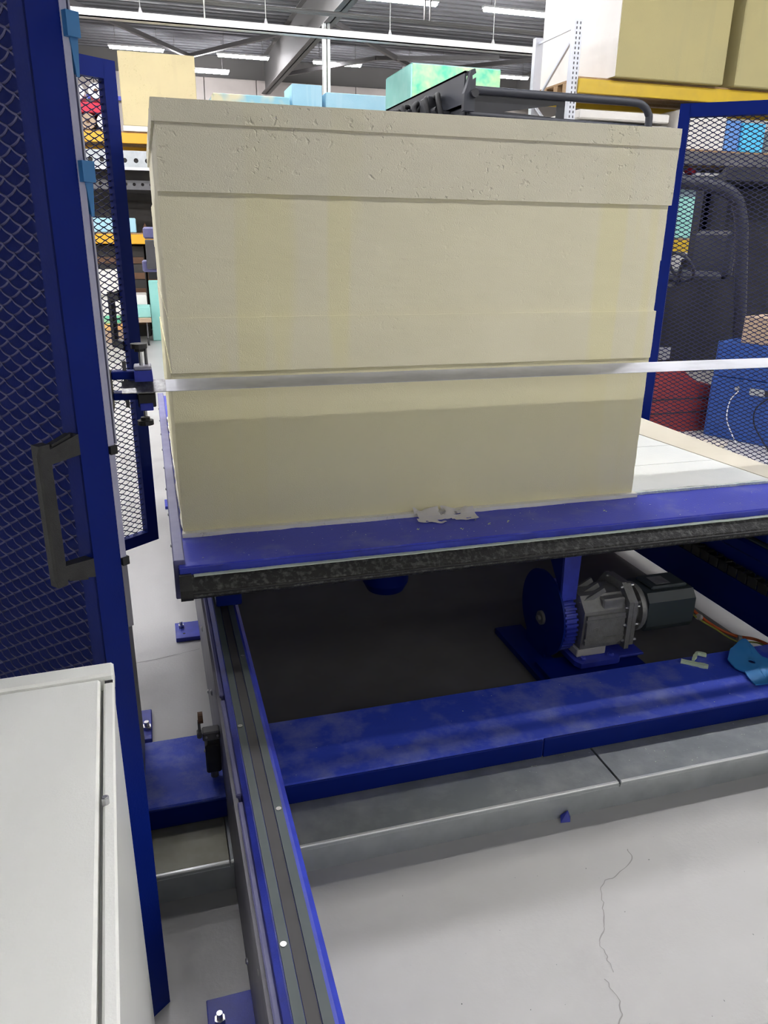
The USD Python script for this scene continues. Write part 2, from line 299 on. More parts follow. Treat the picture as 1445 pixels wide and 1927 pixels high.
solo('wall_right', bx(X1, X1+.2, Y0, Y1, 0, ZC+.13), K['wall_mid'], None, None, kind='structure')
solo('wall_front', bx(X0, X1, Y0-.2, Y0, 0, ZC+.13), K['wall_mid'], None, None, kind='structure')
def ibeam_y(x, z0, z1, w, y0, y1):
    h = .02; return [bx(x-w/2, x+w/2, y0, y1, z0, z0+h), bx(x-w/2, x+w/2, y0, y1, z1-h, z1), bx(x-.012, x+.012, y0, y1, z0, z1)]
for xr in (3.70, -4.8, 11.5):
    solo('roof_beam', ibeam_y(xr, 5.42, ZC, .24, Y0, Y1), K['rafter'], 'grey steel roof beam running the length of the hall' if xr == 3.7 else None, None, kind='structure')
for q in range(5):
    yy = 3.0+q*4.4
    solo('roof_purlin', [bx(X0, X1, yy, yy+.10, ZC-.16, ZC)], K['rafter'], None, None, kind='structure')
solo('support_column', [bx(3.57, 3.70, 16.25, 16.27, 0, 5.42), bx(3.57, 3.70, 16.36, 16.38, 0, 5.42), bx(3.627, 3.643, 16.25, 16.38, 0, 5.42)], K['tray'], 'slim pale steel column below the roof beam', 'column', kind='structure')
BR = [((-2.2, 16.0), (1.47, 22.2)), ((1.47, 22.2), (3.6, 18.5)), ((3.8, 17.4), (7.45, 22.0)), ((3.8, 25.0-.8), (5.9, 20.8)), ((7.45, 22.0), (11.3, 17.6)), ((5.9, 20.8), (8.7, 19.7))]
BL = ['dark roof brace running down to the left lamp row', 'dark roof brace meeting the roof beam from the left', 'dark roof brace rising right from the roof beam', 'pale roof brace low by the end of the roof beam', 'dark roof brace above the green foam block', 'short roof brace beside the right upright']
for (a, b), l in zip(BR, BL): solo('roof_brace', bar((*a, 5.80), (*b, 5.80), .09, .09), K['brace'], l, 'brace', kind='structure')

# ceiling lamps: rows of tube fittings
def lamp(x0, x1, y, z, label, group):
    t = thing('ceiling_lamp', label, 'lamp', ((x0+x1)/2, y, z), group)
    part(t, 'housing', bx(x0-.03, x1+.03, y-.07, y+.07, z+.05, z+.10, .01), K['lampbody'])
    part(t, 'diffuser', bx(x0, x1, y-.06, y+.06, z, z+.05, .012), K['lamp'] if y < 2 else K['lamp_cool'])
    part(t, 'hanger', [cyl((x, y, z+.10), (x, y, ZC+.02), .006, 6) for x in (x0+.15, x1-.15)], K['brace'])
FAR = ['lit tube lamp directly above the tall yellow foam block', 'lit tube lamp between the yellow block and the roof beam', 'lit tube lamp crossed by the slim steel column', 'lit tube lamp behind the green marbled block', 'lit tube lamp beside the rear upright of the right rack']
for i, x in enumerate((-.39, 2.16, 4.57, 7.0, 9.35)): lamp(x, x+1.25, 22, 5.80, FAR[i], 'tube lamps of the far row')
lamp(1.0, 2.46, 22.6, 5.52, 'low lit tube lamp just right of the yellow foam block', 'tube lamps of the far row')
for i, x in enumerate((4.19, 6.69)): lamp(x, x+1.53, 16, 5.80, ('lit tube lamp at the top edge right of the roof beam', 'big lit tube lamp above the left end of the rack block')[i], 'tube lamps of the middle row')
for x in (-5.81, -3.31, -.81, 1.69, 9.19, 11.69): lamp(x, x+1.53, 16, 5.80, 'tube lamp of the middle row outside the picture', 'tube lamps of the middle row outside the picture')
for x in (-5.81, -3.31, -.81, 1.69, 4.19, 6.69, 9.19, 11.69): lamp(x, x+1.53, 10.3, 5.80, 'tube lamp of the row behind the forklift', 'tube lamps behind the forklift')
for x in (-5.81, -4.06, -2.31, -.56): lamp(x, x+1.53, 7.4, 5.80, 'added tube lamp brightening the left aisle beside the machine', 'added tube lamps brightening the left aisle')  # extra row, added to brighten the left aisle and the block side
for x in (-5.81, -3.31, -.81, 1.69, 4.19, 6.69, 9.19): lamp(x, x+1.53, 4.65, 5.80, 'tube lamp of the row above the machine', 'tube lamps above the machine')
for x in (1.9, 3.55, 5.2, 6.85, 8.5, 10.15): lamp(x, x+1.53, 0.0, 5.80, 'tube lamp of the row over the operator side', 'tube lamps over the operator side')

# cable tray on hangers, conduits, detector
t = thing('cable_tray', 'long pale zinc cable tray hung below the roof', 'cable tray', (2.5, 14, 4.70))
part(t, 'channel', [bx(-3.5, 9.0, 13.93, 14.10, 4.70, 4.715), bx(-3.5, 9.0, 13.93, 13.945, 4.70, 4.81), bx(-3.5, 9.0, 14.085, 14.10, 4.70, 4.81)], K['tray'])
for x in (-1.7, .25, 2.15, 4.2, 6.05, 8.0):
    h = part(t, 'hanger_cone', cyl((x, 14.0, 4.80), (x, 14.0, 4.89), .04, 10, .012), K['white'])
    part(h, 'wire', cyl((x, 14.0, 4.89), (x, 14.0, ZC+.01), .007, 6), K['tray'])
for i, (yy, zz) in enumerate(((15.2, 5.34), (15.5, 5.38))):
    t = thing('conduit_pipe', ('lower thin grey conduit pipe under the roof deck', 'upper thin grey conduit pipe under the roof deck')[i], 'pipe', (3, yy, zz))
    part(t, 'pipe', tube([(-3.5, yy, zz), (9.5, yy, zz)], .025, 8), K['rafter'], True)
    part(t, 'clip', [bx(x, x+.02, yy-.03, yy+.03, zz, ZC-.006) for x in (-2.5, 1.2, 5.3, 8.6)], K['rafter'])
t = thing('smoke_detector', 'small round pale detector above the cable tray', 'detector', (1.33, 15, 4.95))
part(t, 'case', [cyl((1.29, 15, 4.93), (1.29, 15, 5.0), .07, 16, .05), cyl((1.29, 15, 4.90), (1.29, 15, 4.93), .045, 16)], K['white'])
part(t, 'stem', cyl((1.29, 15, 5.0), (1.29, 15, ZC+.02), .012, 8), K['tray'])

# ------------------------------------------------------------------ saw, left column with near and far mesh doors, and the bridge overhead
E1 = np.array([-.090, 1.400]); DF = np.array([.79, .613]); DN = np.array([-.67, .742]); NN = np.array([-.742, -.67]); NF = np.array([.613, -.79])
A = E1-.055*DF
saw = thing('saw_column', 'tall navy blue bandsaw column with expanded-metal doors at left', 'saw machine', (-.4, 1.9, 0))
post = trimesh.convex.convex_hull(np.array([[*q, z] for z in (0.0, 2.9) for q in (E1, A, A+DN*.005, E1+np.array([-.02, .05]))]))
part(saw, 'post', post, K['navy'])
hou = Polygon([tuple(A+DN*.03-NN*.05), tuple(E1+np.array([-.035, .07])), (-.13, 2.2), (-.58, 2.95), (-1.3, 2.95), (-1.3, 2.2), tuple(A+DN*.80-NN*.05)])
part(saw, 'housing', prism(hou, 'z', .17, 2.9), K['dark_grey'])
part(saw, 'backing_plate', slab_dir(A, DN, NN, .02, .80, -.045, -.035, .2, 2.85), K['navy'])
part(saw, 'plinth', prism(hou.buffer(-.01), 'z', 0.0, .17), K['dark_grey'])
for z0, z1 in ((1.36, 2.9), (1.145, 1.345), (1.0, 1.13)):
    part(saw, 'seal_strip', slab_dir(E1, DF, NF, .0, .012, -.012, .001, z0, z1), K['seal'] if z1 > 1.2 else K['grey_purple'])
part(saw, 'gap_strip', slab_dir(E1, DF, NF, .012, .0175, -.016, -.008, 1.0, 2.9), K['navy'])
part(saw, 'edge_strip', slab_dir(E1, DF, NF, .0175, .0205, -.014, -.002, 1.36, 2.9), K['alu'])
for z in (1.352, 1.137): part(saw, 'rubber_stop', slab_dir(E1, DF, NF, .002, .016, -.010, .004, z-.008, z+.008), K['rubber'])
part(saw, 'anchor_plate', bx(-.30, -.118, 2.43, 2.62, 0, .018, .003), K['blue'])
part(saw, 'anchor_bolt', [cyl((-.135, 2.5, .018), (-.135, 2.5, .045), .009, 8), cyl((-.135, 2.5, .018), (-.135, 2.5, .028), .016, 6)], K['steel'])
door = part(saw, 'door', [slab_dir(A, DN, NN, .0, .040, -.03, .0, .14, 2.75), slab_dir(A, DN, NN, .70, .75, -.03, .0, .14, 2.75), slab_dir(A, DN, NN, .04, .70, -.03, .0, 2.70, 2.75), slab_dir(A, DN, NN, .04, .70, -.03, .0, .14, .19)], K['navy'])
o = A+DN*.036-NN*.010
part(door, 'wire_mesh', expanded((*o, .18), (*DN, 0), .68, 2.54, L=.055, S=.029, sw=.0042, th=.0018, tilt=20, ns=12, nrm=(*NN, 0), sharp=.75), K['navy_mesh'], True)
hA = A+DN*.012
def handle(par, base, nrm, z0, z1, out, k=1.0):
    """bridge handle: two hollowed arms out from the stile and an upright grip."""
    b, n = np.array([*base, 0.0]), np.array([*nrm, 0.0]); e = np.array([-n[1], n[0], 0]); zz = np.array([0, 0, 1.0]); ms = []
    wd = .012*k
    for z, s in ((z0, -1), (z1, 1)):
        pts = [b+e*q*wd+zz*(z+s2*.018*k) for q in (-1, 1) for s2 in (-1, 1)]+[b+n*out+e*q*wd*.8+zz*(z-s*.012*k+s2*.012*k) for q in (-1, 1) for s2 in (-1, 1)]
        ms.append(trimesh.convex.convex_hull(np.array(pts)))
        lip = [b+n*f*out+e*q*wd*.55+zz*(z+s*(.024-.02*f+c)*k) for f in (.18, .75) for q in (-1, 1) for c in (-.006, .0)]
        ms.append(trimesh.convex.convex_hull(np.array(lip)))
    pts = [b+n*(out+f*.010*k)+e*q*wd*.85+zz*z for f in (-1, 1) for q in (-1, 1) for z in (z0-.012*k+.0, z1+.012*k)]
    pts += [b+n*(out+f*.013*k)+e*q*wd*.5+zz*z for f in (-1, 1) for q in (-1, 1) for z in (z0+.004, z1-.004)]
    ms.append(trimesh.convex.convex_hull(np.array(pts)))
    return part(par, 'handle', ms, K['black'], label='black plastic bridge handle')
handle(door, hA, NN, 1.145, 1.375, .066)
# far door, opened the other way
FR = np.array([-.045, 3.40]); FW_ = .62
fd = part(saw, 'far_door', [slab_dir(FR, -DF, NF, 0, .055, -.035, 0, .40, 2.31), slab_dir(FR, -DF, NF, FW_-.05, FW_, -.035, 0, .40, 2.31), slab_dir(FR, -DF, NF, .05, FW_-.05, -.035, 0, 2.245, 2.31), slab_dir(FR, -DF, NF, .05, FW_-.05, -.035, 0, .40, .45)], K['navy'])
o = FR-DF*(FW_-.03)-NF*.02
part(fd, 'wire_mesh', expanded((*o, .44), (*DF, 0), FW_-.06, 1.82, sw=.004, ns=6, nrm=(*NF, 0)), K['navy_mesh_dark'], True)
handle(fd, FR-DF*.050-NF*.035, -NF, 1.27, 1.47, .065)
part(saw, 'hinge', [slab_dir(FR, -DF, NF, FW_-.01, FW_+.12, -.03, .0, z, z+.08) for z in (.7, 2.0)], K['navy'])
# bridge between the columns, above the picture
br = part(saw, 'bridge', bx(-1.25, 4.6, 0.905, 1.631, 2.52, 2.86, .01), K['navy'], label='navy cross bridge between the saw columns')
part(saw, 'bridge_arm', bx(4.1, 4.6, 1.0, 1.6, 0, 2.52, .01), K['navy'])
# pale blue guide clips on the strip
for i, (z0, z1) in enumerate(((1.785, 1.822), (1.985, 2.025))):
    t = thing('hose_clip', ('pale blue plastic clip on the column edge, lower one', 'pale blue plastic clip on the column edge, upper one')[i], 'clip', (-.085, 1.395, z0))
    part(t, 'clamp', slab_dir(E1, DF, NF, .002, .024, -.012, .012, z0+.006, z1), K['clip'])
    part(t, 'tongue', trimesh.convex.convex_hull(np.array([[*(E1+DF*a+NF*b), z] for a, b, z in ((.010, .004, z0+.008), (.024, .004, z0+.008), (.010, -.006, z0+.008), (.024, -.006, z0+.008), (.018, .0, z0-.045), (.023, .0, z0-.045), (.018, -.006, z0-.045), (.023, -.006, z0-.045))])), K['clip'])

# blade guide with its clamps
bg = thing('blade_guide', 'blue and black blade clamp holding the left end of the saw blade', 'blade guide', (-.08, 2.5, 1.15))
part(bg, 'bracket', bx(-.150, -.128, 2.238, 2.53, 1.195, 1.315, .004), K['black'])
part(bg, 'arm', bx(-.128, -.05, 2.485, 2.525, 1.288, 1.313, .003), K['navy'])
part(bg, 'arm', bx(-.128, -.05, 2.48, 2.53, 1.225, 1.247, .003), K['navy'])
part(bg, 'upper_jaw', prism([(-.060, 1.285), (-.006, 1.285), (-.008, 1.318), (-.060, 1.318)], 'y', 2.455, 2.53), K['blue'])
part(bg, 'lit_jaw_top', bx(-.060, -.008, 2.46, 2.53, 1.318, 1.330, .003), K['alu'])  # pale cap: light on top of the blue jaw put into its colour
part(bg, 'lower_jaw', bx(-.056, -.003, 2.455, 2.53, 1.205, 1.248, .003), K['black'])
part(bg, 'jaw_plate', bx(-.052, -.012, 2.452, 2.46, 1.195, 1.218, .002), K['blue'])
part(bg, 'slide_bar', bx(-.094, -.083, 2.50, 2.515, 1.198, 1.342), K['dark_grey'])
for z0, z1, zk, s in ((1.33, 1.372, 1.372, 1), (1.17, 1.205, 1.168, -1)):
    st = part(bg, 'clamp_screw', cyl((-.038, 2.49, z0), (-.038, 2.49, z1), .0055, 10), K['steel'], True)
    part(bg, 'clamp_knob', [cyl((-.040, 2.49, zk), (-.040, 2.49, zk+s*.012), .014, 12), cyl((-.040, 2.49, zk+s*.010), (-.040, 2.49, zk+s*.024), .025, 14)], K['black'])
part(bg, 'stop_pin', cyl((-.022, 2.505, 1.33), (-.022, 2.505, 1.38), .005, 8), K['dark_grey'])
bl = thing('saw_blade', 'long thin steel bandsaw blade stretched across the foam block', 'saw blade', (1.2, 2.47, 1.25))
ya, yb, za, zb = 2.442, 2.498, 1.2535, 1.281
yc, zc_ = ya+.55*(yb-ya), za+.55*(zb-za)
def band(x0, x1, y0, z0, y1, z1, t=.0012): return prism([(y0, z0-t), (y1, z1-t), (y1, z1+t), (y0, z0+t)], 'x', x0, x1)
part(bl, 'band', band(-.006, 4.15, yc, zc_, yb, zb), K['blade'])
part(bl, 'bevel', band(-.006, 4.15, ya, za+.0015, yc, zc_+.0010, .0006), K['blade'])
part(bl, 'worn_end', [band(-.10, -.006, ya, za, yb, zb), band(-.006, .030, ya-.0004, za+.0022, yb, zb+.0022, .0004)], K['blade_worn'])

# ------------------------------------------------------------------ right guard door
RP = np.array([2.845, 4.0]); DR = np.array([.77, -.638]); NR = np.array([-.638, -.77])
t = thing('guard_panel', 'navy framed expanded-metal guard door on the right', 'guard panel', (3.2, 3.7, 0))
RW = 1.15
part(t, 'frame', [slab_dir(RP, DR, NR, 0, .055, -.03, .03, .10, 2.40), slab_dir(RP, DR, NR, RW-.055, RW, -.03, .03, 0, 2.40), slab_dir(RP, DR, NR, .05, RW-.05, -.03, .03, 2.335, 2.40), slab_dir(RP, DR, NR, .05, RW-.05, -.03, .03, .10, .16), slab_dir(RP, DR, NR, 0.0, .055, -.03, .03, 0, .10)], K['navy'])
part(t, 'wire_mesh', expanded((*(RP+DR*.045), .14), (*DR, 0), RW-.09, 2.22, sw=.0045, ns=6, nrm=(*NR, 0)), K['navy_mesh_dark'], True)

# ------------------------------------------------------------------ foam on the table
TX0, TX1, TY0, TY1, TZ = .02, 2.705, 2.31, 5.11, .72
def rough_block(x0, x1, y0, y1, z0, z1, step=.03, amp=.003, seed=1, edge=0.0):
    m = bx(x0, x1, y0, y1, z0, z1); m = trimesh.Trimesh(*trimesh.remesh.subdivide_to_size(m.vertices, m.faces, step), process=True)
    v = np.array(m.vertices); n = np.stack([meshkit.fbm(v*18, 3, seed+k)-.5 for k in range(3)], 1); v += n*2*amp
    v[:, 2] = np.where(m.vertices[:, 2] <= z0+1e-6, z0, v[:, 2]); v[:, 2] = np.where(m.vertices[:, 2] >= z1-1e-6, z1, v[:, 2])
    return trimesh.Trimesh(v, m.faces, process=False)
BX0, BX1, BY0, BY1 = .052, 1.843, 2.572, 4.40
SL = [('foam_slab', .052, 1.844, -.006, 2.020, 2.082, 'foam_rough', 'thin topmost cream foam slab of the big stack'),
      ('foam_slab', .060, 1.846, .000, 1.832, 2.020, 'foam_rough', 'thick pitted cream foam slab second from the top'),
      ('foam_slab', .054, 1.838, .009, 1.642, 1.832, 'foam', 'smooth cream foam slab third from the top'),
      ('foam_slab', .056, 1.834, .009, 1.461, 1.642, 'foam', 'yellow-striped cream foam slab fourth from the top'),
      ('foam_slab', .054, 1.842, .005, 1.286, 1.461, 'foam', 'cream foam slab resting just above the saw blade'),
      ('foam_block', .050, 1.842, .012, .735, 1.286, 'foam_base', 'uncut cream foam block under the blade on the blue table')]
for i, (nm, x0, x1, dy, z0, z1, mt, lb) in enumerate(SL):
    solo(nm, rough_block(x0, x1, BY0+dy, BY1+.01*(i % 2), z0, z1, .035, .0016, 11+i), K[mt], lb, 'foam', 'freshly cut slabs of the foam stack' if nm == 'foam_slab' else None, smooth=30)
solo('foam_skin', rough_block(.046, 1.855, BY0-.012, BY1+.02, .72, .735, .02, .006, 31), K['foam_skin'], 'torn white foam skin under the bottom edge of the block', 'foam', smooth=30)
# plastic film scrap
def film_patch(cx, cy, w, h, seed):
    nx, ny = 26, 8; V, F = [], []
    for j in range(ny):
        for i in range(nx):
            u, v = i/(nx-1), j/(ny-1)
            x = cx+(u-.5)*w; ed = (meshkit.noise(np.array([u*6, v*3, seed]), seed)-.5)
            y = cy+(v-.5)*h*(.7+.6*meshkit.noise(np.array([u*5, 0, seed]), 4))+ed*.02
            z = .7225+.055*max(0, v-.30)*meshkit.noise(np.array([u*9, v*4, 2.0]), seed)+.004*meshkit.noise(np.array([u*20, v*14, 1.0]), 2)
            V.append((x, y, z))
    for j in range(ny-1):
        for i in range(nx-1):
            a = j*nx+i
            if meshkit.noise(np.array([i*.35, j*.8, 7.0]), 8) > .80: continue
            F += [[a, a+1, a+nx+1], [a, a+nx+1, a+nx]]
    return trimesh.Trimesh(np.array(V), np.array(F), process=False)
solo('plastic_film', film_patch(1.005, 2.525, .235, .085, 3), K['film'], 'crumpled scrap of clear plastic film at the foot of the block', 'plastic film', smooth=40)
# white layered sheet and cream border boards beside the block
ms = thing('foam_mat', 'white sheet lying on the turntable right of the block', 'foam sheet', (2.2, 3.6, TZ))
for i, (ya_, yb_, m_) in enumerate(((2.60, 2.93, 'sheet'), (2.935, 3.22, 'sheet'), (3.225, 3.9, 'sheet'), (3.905, 4.95, 'sheet'))):
    part(ms, 'sheet', prism(Polygon([(1.862, ya_), (2.555-.115*(ya_-2.62), ya_), (2.555-.115*(yb_-2.62), yb_), (1.862, yb_)]), 'z', TZ+.002, TZ+.010), K[m_])
e_ = rough_block(1.862, 2.555, 2.585, 2.602, TZ, TZ+.010, .015, .006, 55)
part(ms, 'layered_edge', e_, K['sheet_edge'], 30, label='torn mint green layered edge')
solo('border_board', prism(Polygon([(2.56, 2.60), (2.705, 2.60), (2.705, 5.05), (2.29, 5.05)]), 'z', TZ, TZ+.012), K['board'], 'cream border board along the right edge of the table', 'board')

# ------------------------------------------------------------------ turntable
tb = thing('cutting_table', 'blue steel cutting table carrying the foam block', 'machine table', (1.36, 3.7, 0))
part(tb, 'table_top', bx(TX0, TX1, TY0, TY1, .690, TZ, .004), K['blue_dusty'])
part(tb, 'front_lip', bx(TX0+.002, TX1, TY0-.006, TY0+.004, .692, .716, .002), K['blue'])
part(tb, 'side_bar', bx(TX0-.014, TX0+.022, TY0+.02, TY1+.02, .60, .735, .003), K['lav'], label='lavender blue edge bar')
part(tb, 'side_screw', [dome_bolt((TX0-.014, yy, .68), (-1, 0, 0), .006, .004) for yy in np.linspace(2.6, 4.9, 8)], K['steel'])
part(tb, 'under_frame', [bx(.09, 2.64, 2.42, 2.52, .56, .69), bx(.09, 2.64, 4.86, 4.96, .56, .69), bx(.09, .19, 2.42, 4.96, .56, .69), bx(2.52, 2.64, 2.42, 4.96, .56, .69), bx(1.3, 1.42, 2.42, 4.96, .56, .69), bx(.09, 2.64, 3.6, 3.72, .56, .69)], K['navy'])
bpoly = [(2.31, .694), (2.293, .694), (2.252, .662), (2.248, .640), (2.256, .630), (2.31, .630)]
part(tb, 'bumper', prism(bpoly, 'x', .058, 2.72), K['black_dusty'], label='black dusty rubber bumper')
part(tb, 'bumper_ridge', tube([(.058, 2.249, .652), (2.72, 2.249, .652)], .0045, 8), K['black'])
part(tb, 'bumper_cap', prism(Polygon(bpoly).buffer(.004), 'x', .020, .058), K['black'])
part(tb, 'dust_line', rough_block(.065, 2.7, 2.285, 2.302, .693, .6965, .02, .0025, 77), K['crumb'], kind='stuff')
for x in (.14, 2.50):
    part(tb, 'wheel_block', bx(x, x+.09, 2.50, 2.70, .47, .56, .004), K['navy'])
    part(tb, 'wheel_block', bx(x, x+.09, 4.66, 4.84, .47, .56, .004), K['navy'])
part(tb, 'pivot_drum', [cyl((.93, 3.05, .24), (.93, 3.05, .62), .105, 32), cyl((.93, 3.05, .20), (.93, 3.05, .24), .085, 32, .105)], K['navy'], 30)
part(tb, 'drum_rib', [bx(.93+.106*math.cos(a)-.004, .93+.106*math.cos(a)+.004, 3.05+.106*math.sin(a)-.004, 3.05+.106*math.sin(a)+.004, .30, .56) for a in np.linspace(0, 2*np.pi, 28, endpoint=False)], K['navy'])
part(tb, 'rack_bracket', prism([(1.50, .335), (1.565, .335), (1.570, .56), (1.495, .56)], 'y', 2.47, 2.485), K['blue'])
part(tb, 'bracket_web', prism([(2.485, .345), (2.60, .47), (2.70, .56), (2.485, .56)], 'x', 1.505, 1.515), K['navy'])

# ------------------------------------------------------------------ rails
def rail(nm, label, xs, s):
    """xs: outer face of the web; s = 1 for the left rail (strip to the right), -1 for the mirrored one."""
    X = lambda v: xs+s*v
    t = thing(nm, label, 'rail', (X(.07), 2.7, 0)); y0, y1 = .25, 5.12
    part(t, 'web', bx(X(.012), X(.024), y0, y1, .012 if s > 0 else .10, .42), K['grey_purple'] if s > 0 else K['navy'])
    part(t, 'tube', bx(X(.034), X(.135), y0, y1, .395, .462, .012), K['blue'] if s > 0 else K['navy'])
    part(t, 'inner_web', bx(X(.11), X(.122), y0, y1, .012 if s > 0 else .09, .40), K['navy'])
    cuts = [y0, 1.545, 1.99, 2.9, y1]
    for a, b in zip(cuts[:-1], cuts[1:]):
        part(t, 'side_plate', bx(X(.020), X(.034), a+.012, b-.012, .335, .43, .003), K['lav'])
    part(t, 'strip', bx(X(.049), X(.068), y0, 2.72, .462, .469), K['strip_green'])
    part(t, 'strip', bx(X(.096), X(.115), y0, 2.72, .462, .469), K['strip_green'])
    part(t, 'centre_strip', bx(X(.070), X(.0945), y0, 2.72, .460, .466), K['strip_dark'])
    for x, yy in ((.057, 1.78), (.106, 1.438), (.106, 2.145), (.057, 1.078), (.106, .8)):
        b = part(t, 'screw', [cyl((X(x), yy, .466), (X(x), yy, .4705), .0062, 14), cyl((X(x), yy, .4705), (X(x), yy, .4708), .0035, 10)], K['steel'])
    for yy, z in ((1.125, .355), (1.556, .395), (1.640, .385), (2.29, .262), (2.77, .25), (3.4, .3)):
        part(t, 'bolt', dome_bolt((X(.018 if z > .33 else .012), yy, z), (-s, 0, 0), .011, .007), K['steel'])
    for yy in (1.40, 1.72, 1.95, 2.6): part(t, 'bolt', dome_bolt((X(.012), yy, .07), (-s, 0, 0), .008, .006), K['steel'])
    if s > 0: feet = ((1.18, 1.365), (3.14, 3.29), (4.95, 5.10))
    else: feet = ((1.2, 1.36), (4.95, 5.10))
    for a, b in feet:
        f = part(t, 'foot_plate', bx(X(-.092), X(.03), a, b, 0, .020, .002), K['blue'])
        part(f, 'anchor_bolt', [cyl((X(-.065), (a+b)/2+.03, .02), (X(-.065), (a+b)/2+.03, .048), .007, 10), cyl((X(-.065), (a+b)/2+.03, .02), (X(-.065), (a+b)/2+.03, .032), .013, 6)], K['steel'])
        part(f, 'hole', cyl((X(-.055), (a+b)/2-.035, .020), (X(-.055), (a+b)/2-.035, .0204), .006, 10), K['rubber'])
    return t
rail('guide_rail', 'long blue guide rail with grey inlay strips in the foreground', .084, 1)
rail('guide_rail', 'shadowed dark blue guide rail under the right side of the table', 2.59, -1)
# limit switch on the left rail
t = thing('limit_switch', 'small black limit switch with roller lever on the rail side', 'limit switch', (.075, 1.98, .15))
part(t, 'body', [bx(.050, .094, 1.955, 1.995, .195, .295, .005), bx(.058, .094, 1.958, 1.992, .290, .312, .003)], K['black'])
part(t, 'head', bx(.045, .095, 1.955, 1.992, .310, .340, .004), K['dark_grey'])
part(t, 'head_screw', [dome_bolt((x, 1.955, .325), (0, -1, 0), .004, .003) for x in (.055, .088)]+[dome_bolt((.050, 1.962, .275), (-1, 0, 0), .005, .004)], K['steel'])
part(t, 'lever', [bx(.030, .044, 1.96, 1.985, .318, .340, .004), bx(.034, .042, 1.966, 1.976, .33, .375)], K['dark_grey'])
part(t, 'roller', cyl((.036, 1.971, .385), (.050, 1.971, .385), .017, 14), K['brown'])
part(t, 'cable_gland', [cyl((.073, 1.975, .195), (.073, 1.975, .172), .012, 10), tube([(.073, 1.975, .175), (.076, 1.972, .155), (.090, 1.95, .14), (.094, 1.90, .11)], .005, 8, 6)], K['dark_grey'])

# ------------------------------------------------------------------ cross beam and floor duct
t = thing('cross_beam', 'wide dusty blue steel cross beam lying under the rail', 'beam', (1.2, 2.03, .1))
part(t, 'beam_body', [bx(-.62, 3.2, 1.874, 2.195, .100, .172, .004)], K['blue_scuffed'])
part(t, 'face_plate', [bx(-.62, 1.12, 1.868, 1.876, .102, .168, .002), bx(1.124, 3.2, 1.866, 1.876, .102, .171, .002)], K['navy'])
t = thing('floor_duct', 'galvanised cable duct with dusty lid running across the floor', 'cable duct', (1.2, 1.9, 0))
part(t, 'duct_side', [bx(-.62, 3.2, 1.700, 1.708, 0, .086), bx(-.62, 3.2, 2.15, 2.158, 0, .086)], K['galv'])
for a, b, k in ((-.62, .085, 'galv_olive'), (.087, 1.301, 'galv_dirty'), (1.308, 3.2, 'galv_dirty')):
    ld = part(t, 'lid', bx(a, b, 1.702, 2.155, .088, .0995, .001), K[k])
    part(ld, 'lid_edge', [bx(a, b, 1.692, 1.7035, .0945, .1005, .0025)], K['galv_glint'])
    part(ld, 'lid_fold', [bx(a, b, 1.694, 1.703, .084, .0945, .001), bx(a, b, 1.696, 1.702, .076, .0825, .001)], K['galv'])
tape = trimesh.convex.convex_hull(np.array([(1.105, 1.698, .012), (1.135, 1.698, .014), (1.128, 1.695, .028), (1.096, 1.678, .001), (1.127, 1.674, .001), (1.136, 1.69, .006)]))
solo('tape_scrap', tape, K['blue'], 'small triangular scrap of blue tape at the foot of the floor duct', 'tape')

# ------------------------------------------------------------------ drive under the table
GY = 2.50
gd = thing('gear_motor', 'grey gear motor with blue toothed wheel under the table', 'gear motor', (1.75, 2.5, 0))
part(gd, 'floor_channel', [bx(1.42, 1.86, 2.33, 2.50, 0, .055, .003), bx(1.40, 1.53, 2.36, 2.85, 0, .03, .002)], K['navy'])
part(gd, 'base_plate', [prism(Polygon([(1.545, 2.40), (1.56, 2.37), (1.73, 2.37), (1.745, 2.38), (1.745, 2.66), (1.545, 2.66)]), 'z', .07, .092), bx(1.74, 1.87, 2.395, 2.54, .075, .085, .002)], K['blue'])
part(gd, 'pedestal', [bx(1.56, 1.86, 2.42, 2.50, .055, .075)], K['navy'])
part(gd, 'plate_bolt', [dome_bolt((x, 2.405, .092), (0, 0, 1), .014, .010) for x in (1.585, 1.715)], K['blue'])
part(gd, 'foot_block', bx(1.565, 1.70, 2.42, 2.60, .092, .130, .004), K['block_white'])
# gearbox body: facetted housing with ribs
gp = [(2.405, .130), (2.62, .130), (2.63, .30), (2.58, .365), (2.47, .375), (2.405, .315)]
part(gd, 'gearbox', [prism([(2.42, .128), (2.61, .128), (2.62, .30), (2.57, .35), (2.46, .352), (2.410, .30)], 'x', 1.575, 1.765), prism([(2.40, .155), (2.63, .155), (2.63, .285), (2.40, .285)], 'x', 1.585, 1.76), bx(1.66, 1.762, 2.415, 2.56, .30, .345, .006)], K['gear_alu'])
part(gd, 'gearbox_rib', [bar((1.575, yy, .318), (1.68, yy, .375), .010, .022) for yy in (2.45, 2.50, 2.55)]+[bx(1.578, 1.76, 2.396, 2.402, z, z+.008) for z in (.178, .262)], K['gear_alu'])
emb = cyl((1.628, 2.401, .222), (1.628, 2.398, .222), .014, 18)
part(gd, 'maker_mark', [tube([(1.628+.011*math.cos(a), 2.399, .222+.011*math.sin(a)) for a in np.linspace(.5, 5.6, 16)], .0016, 6), bx(1.630, 1.639, 2.397, 2.400, .2205, .2235)], K['gear_alu'])
part(gd, 'flange_plate', [prism([(2.39, .120), (2.64, .120), (2.645, .31), (2.59, .385), (2.46, .39), (2.39, .33)], 'x', 1.765, 1.785), prism([(2.392, .135), (2.64, .135), (2.645, .31), (2.59, .380), (2.46, .385), (2.392, .325)], 'x', 1.788, 1.806)], K['gear_alu'])
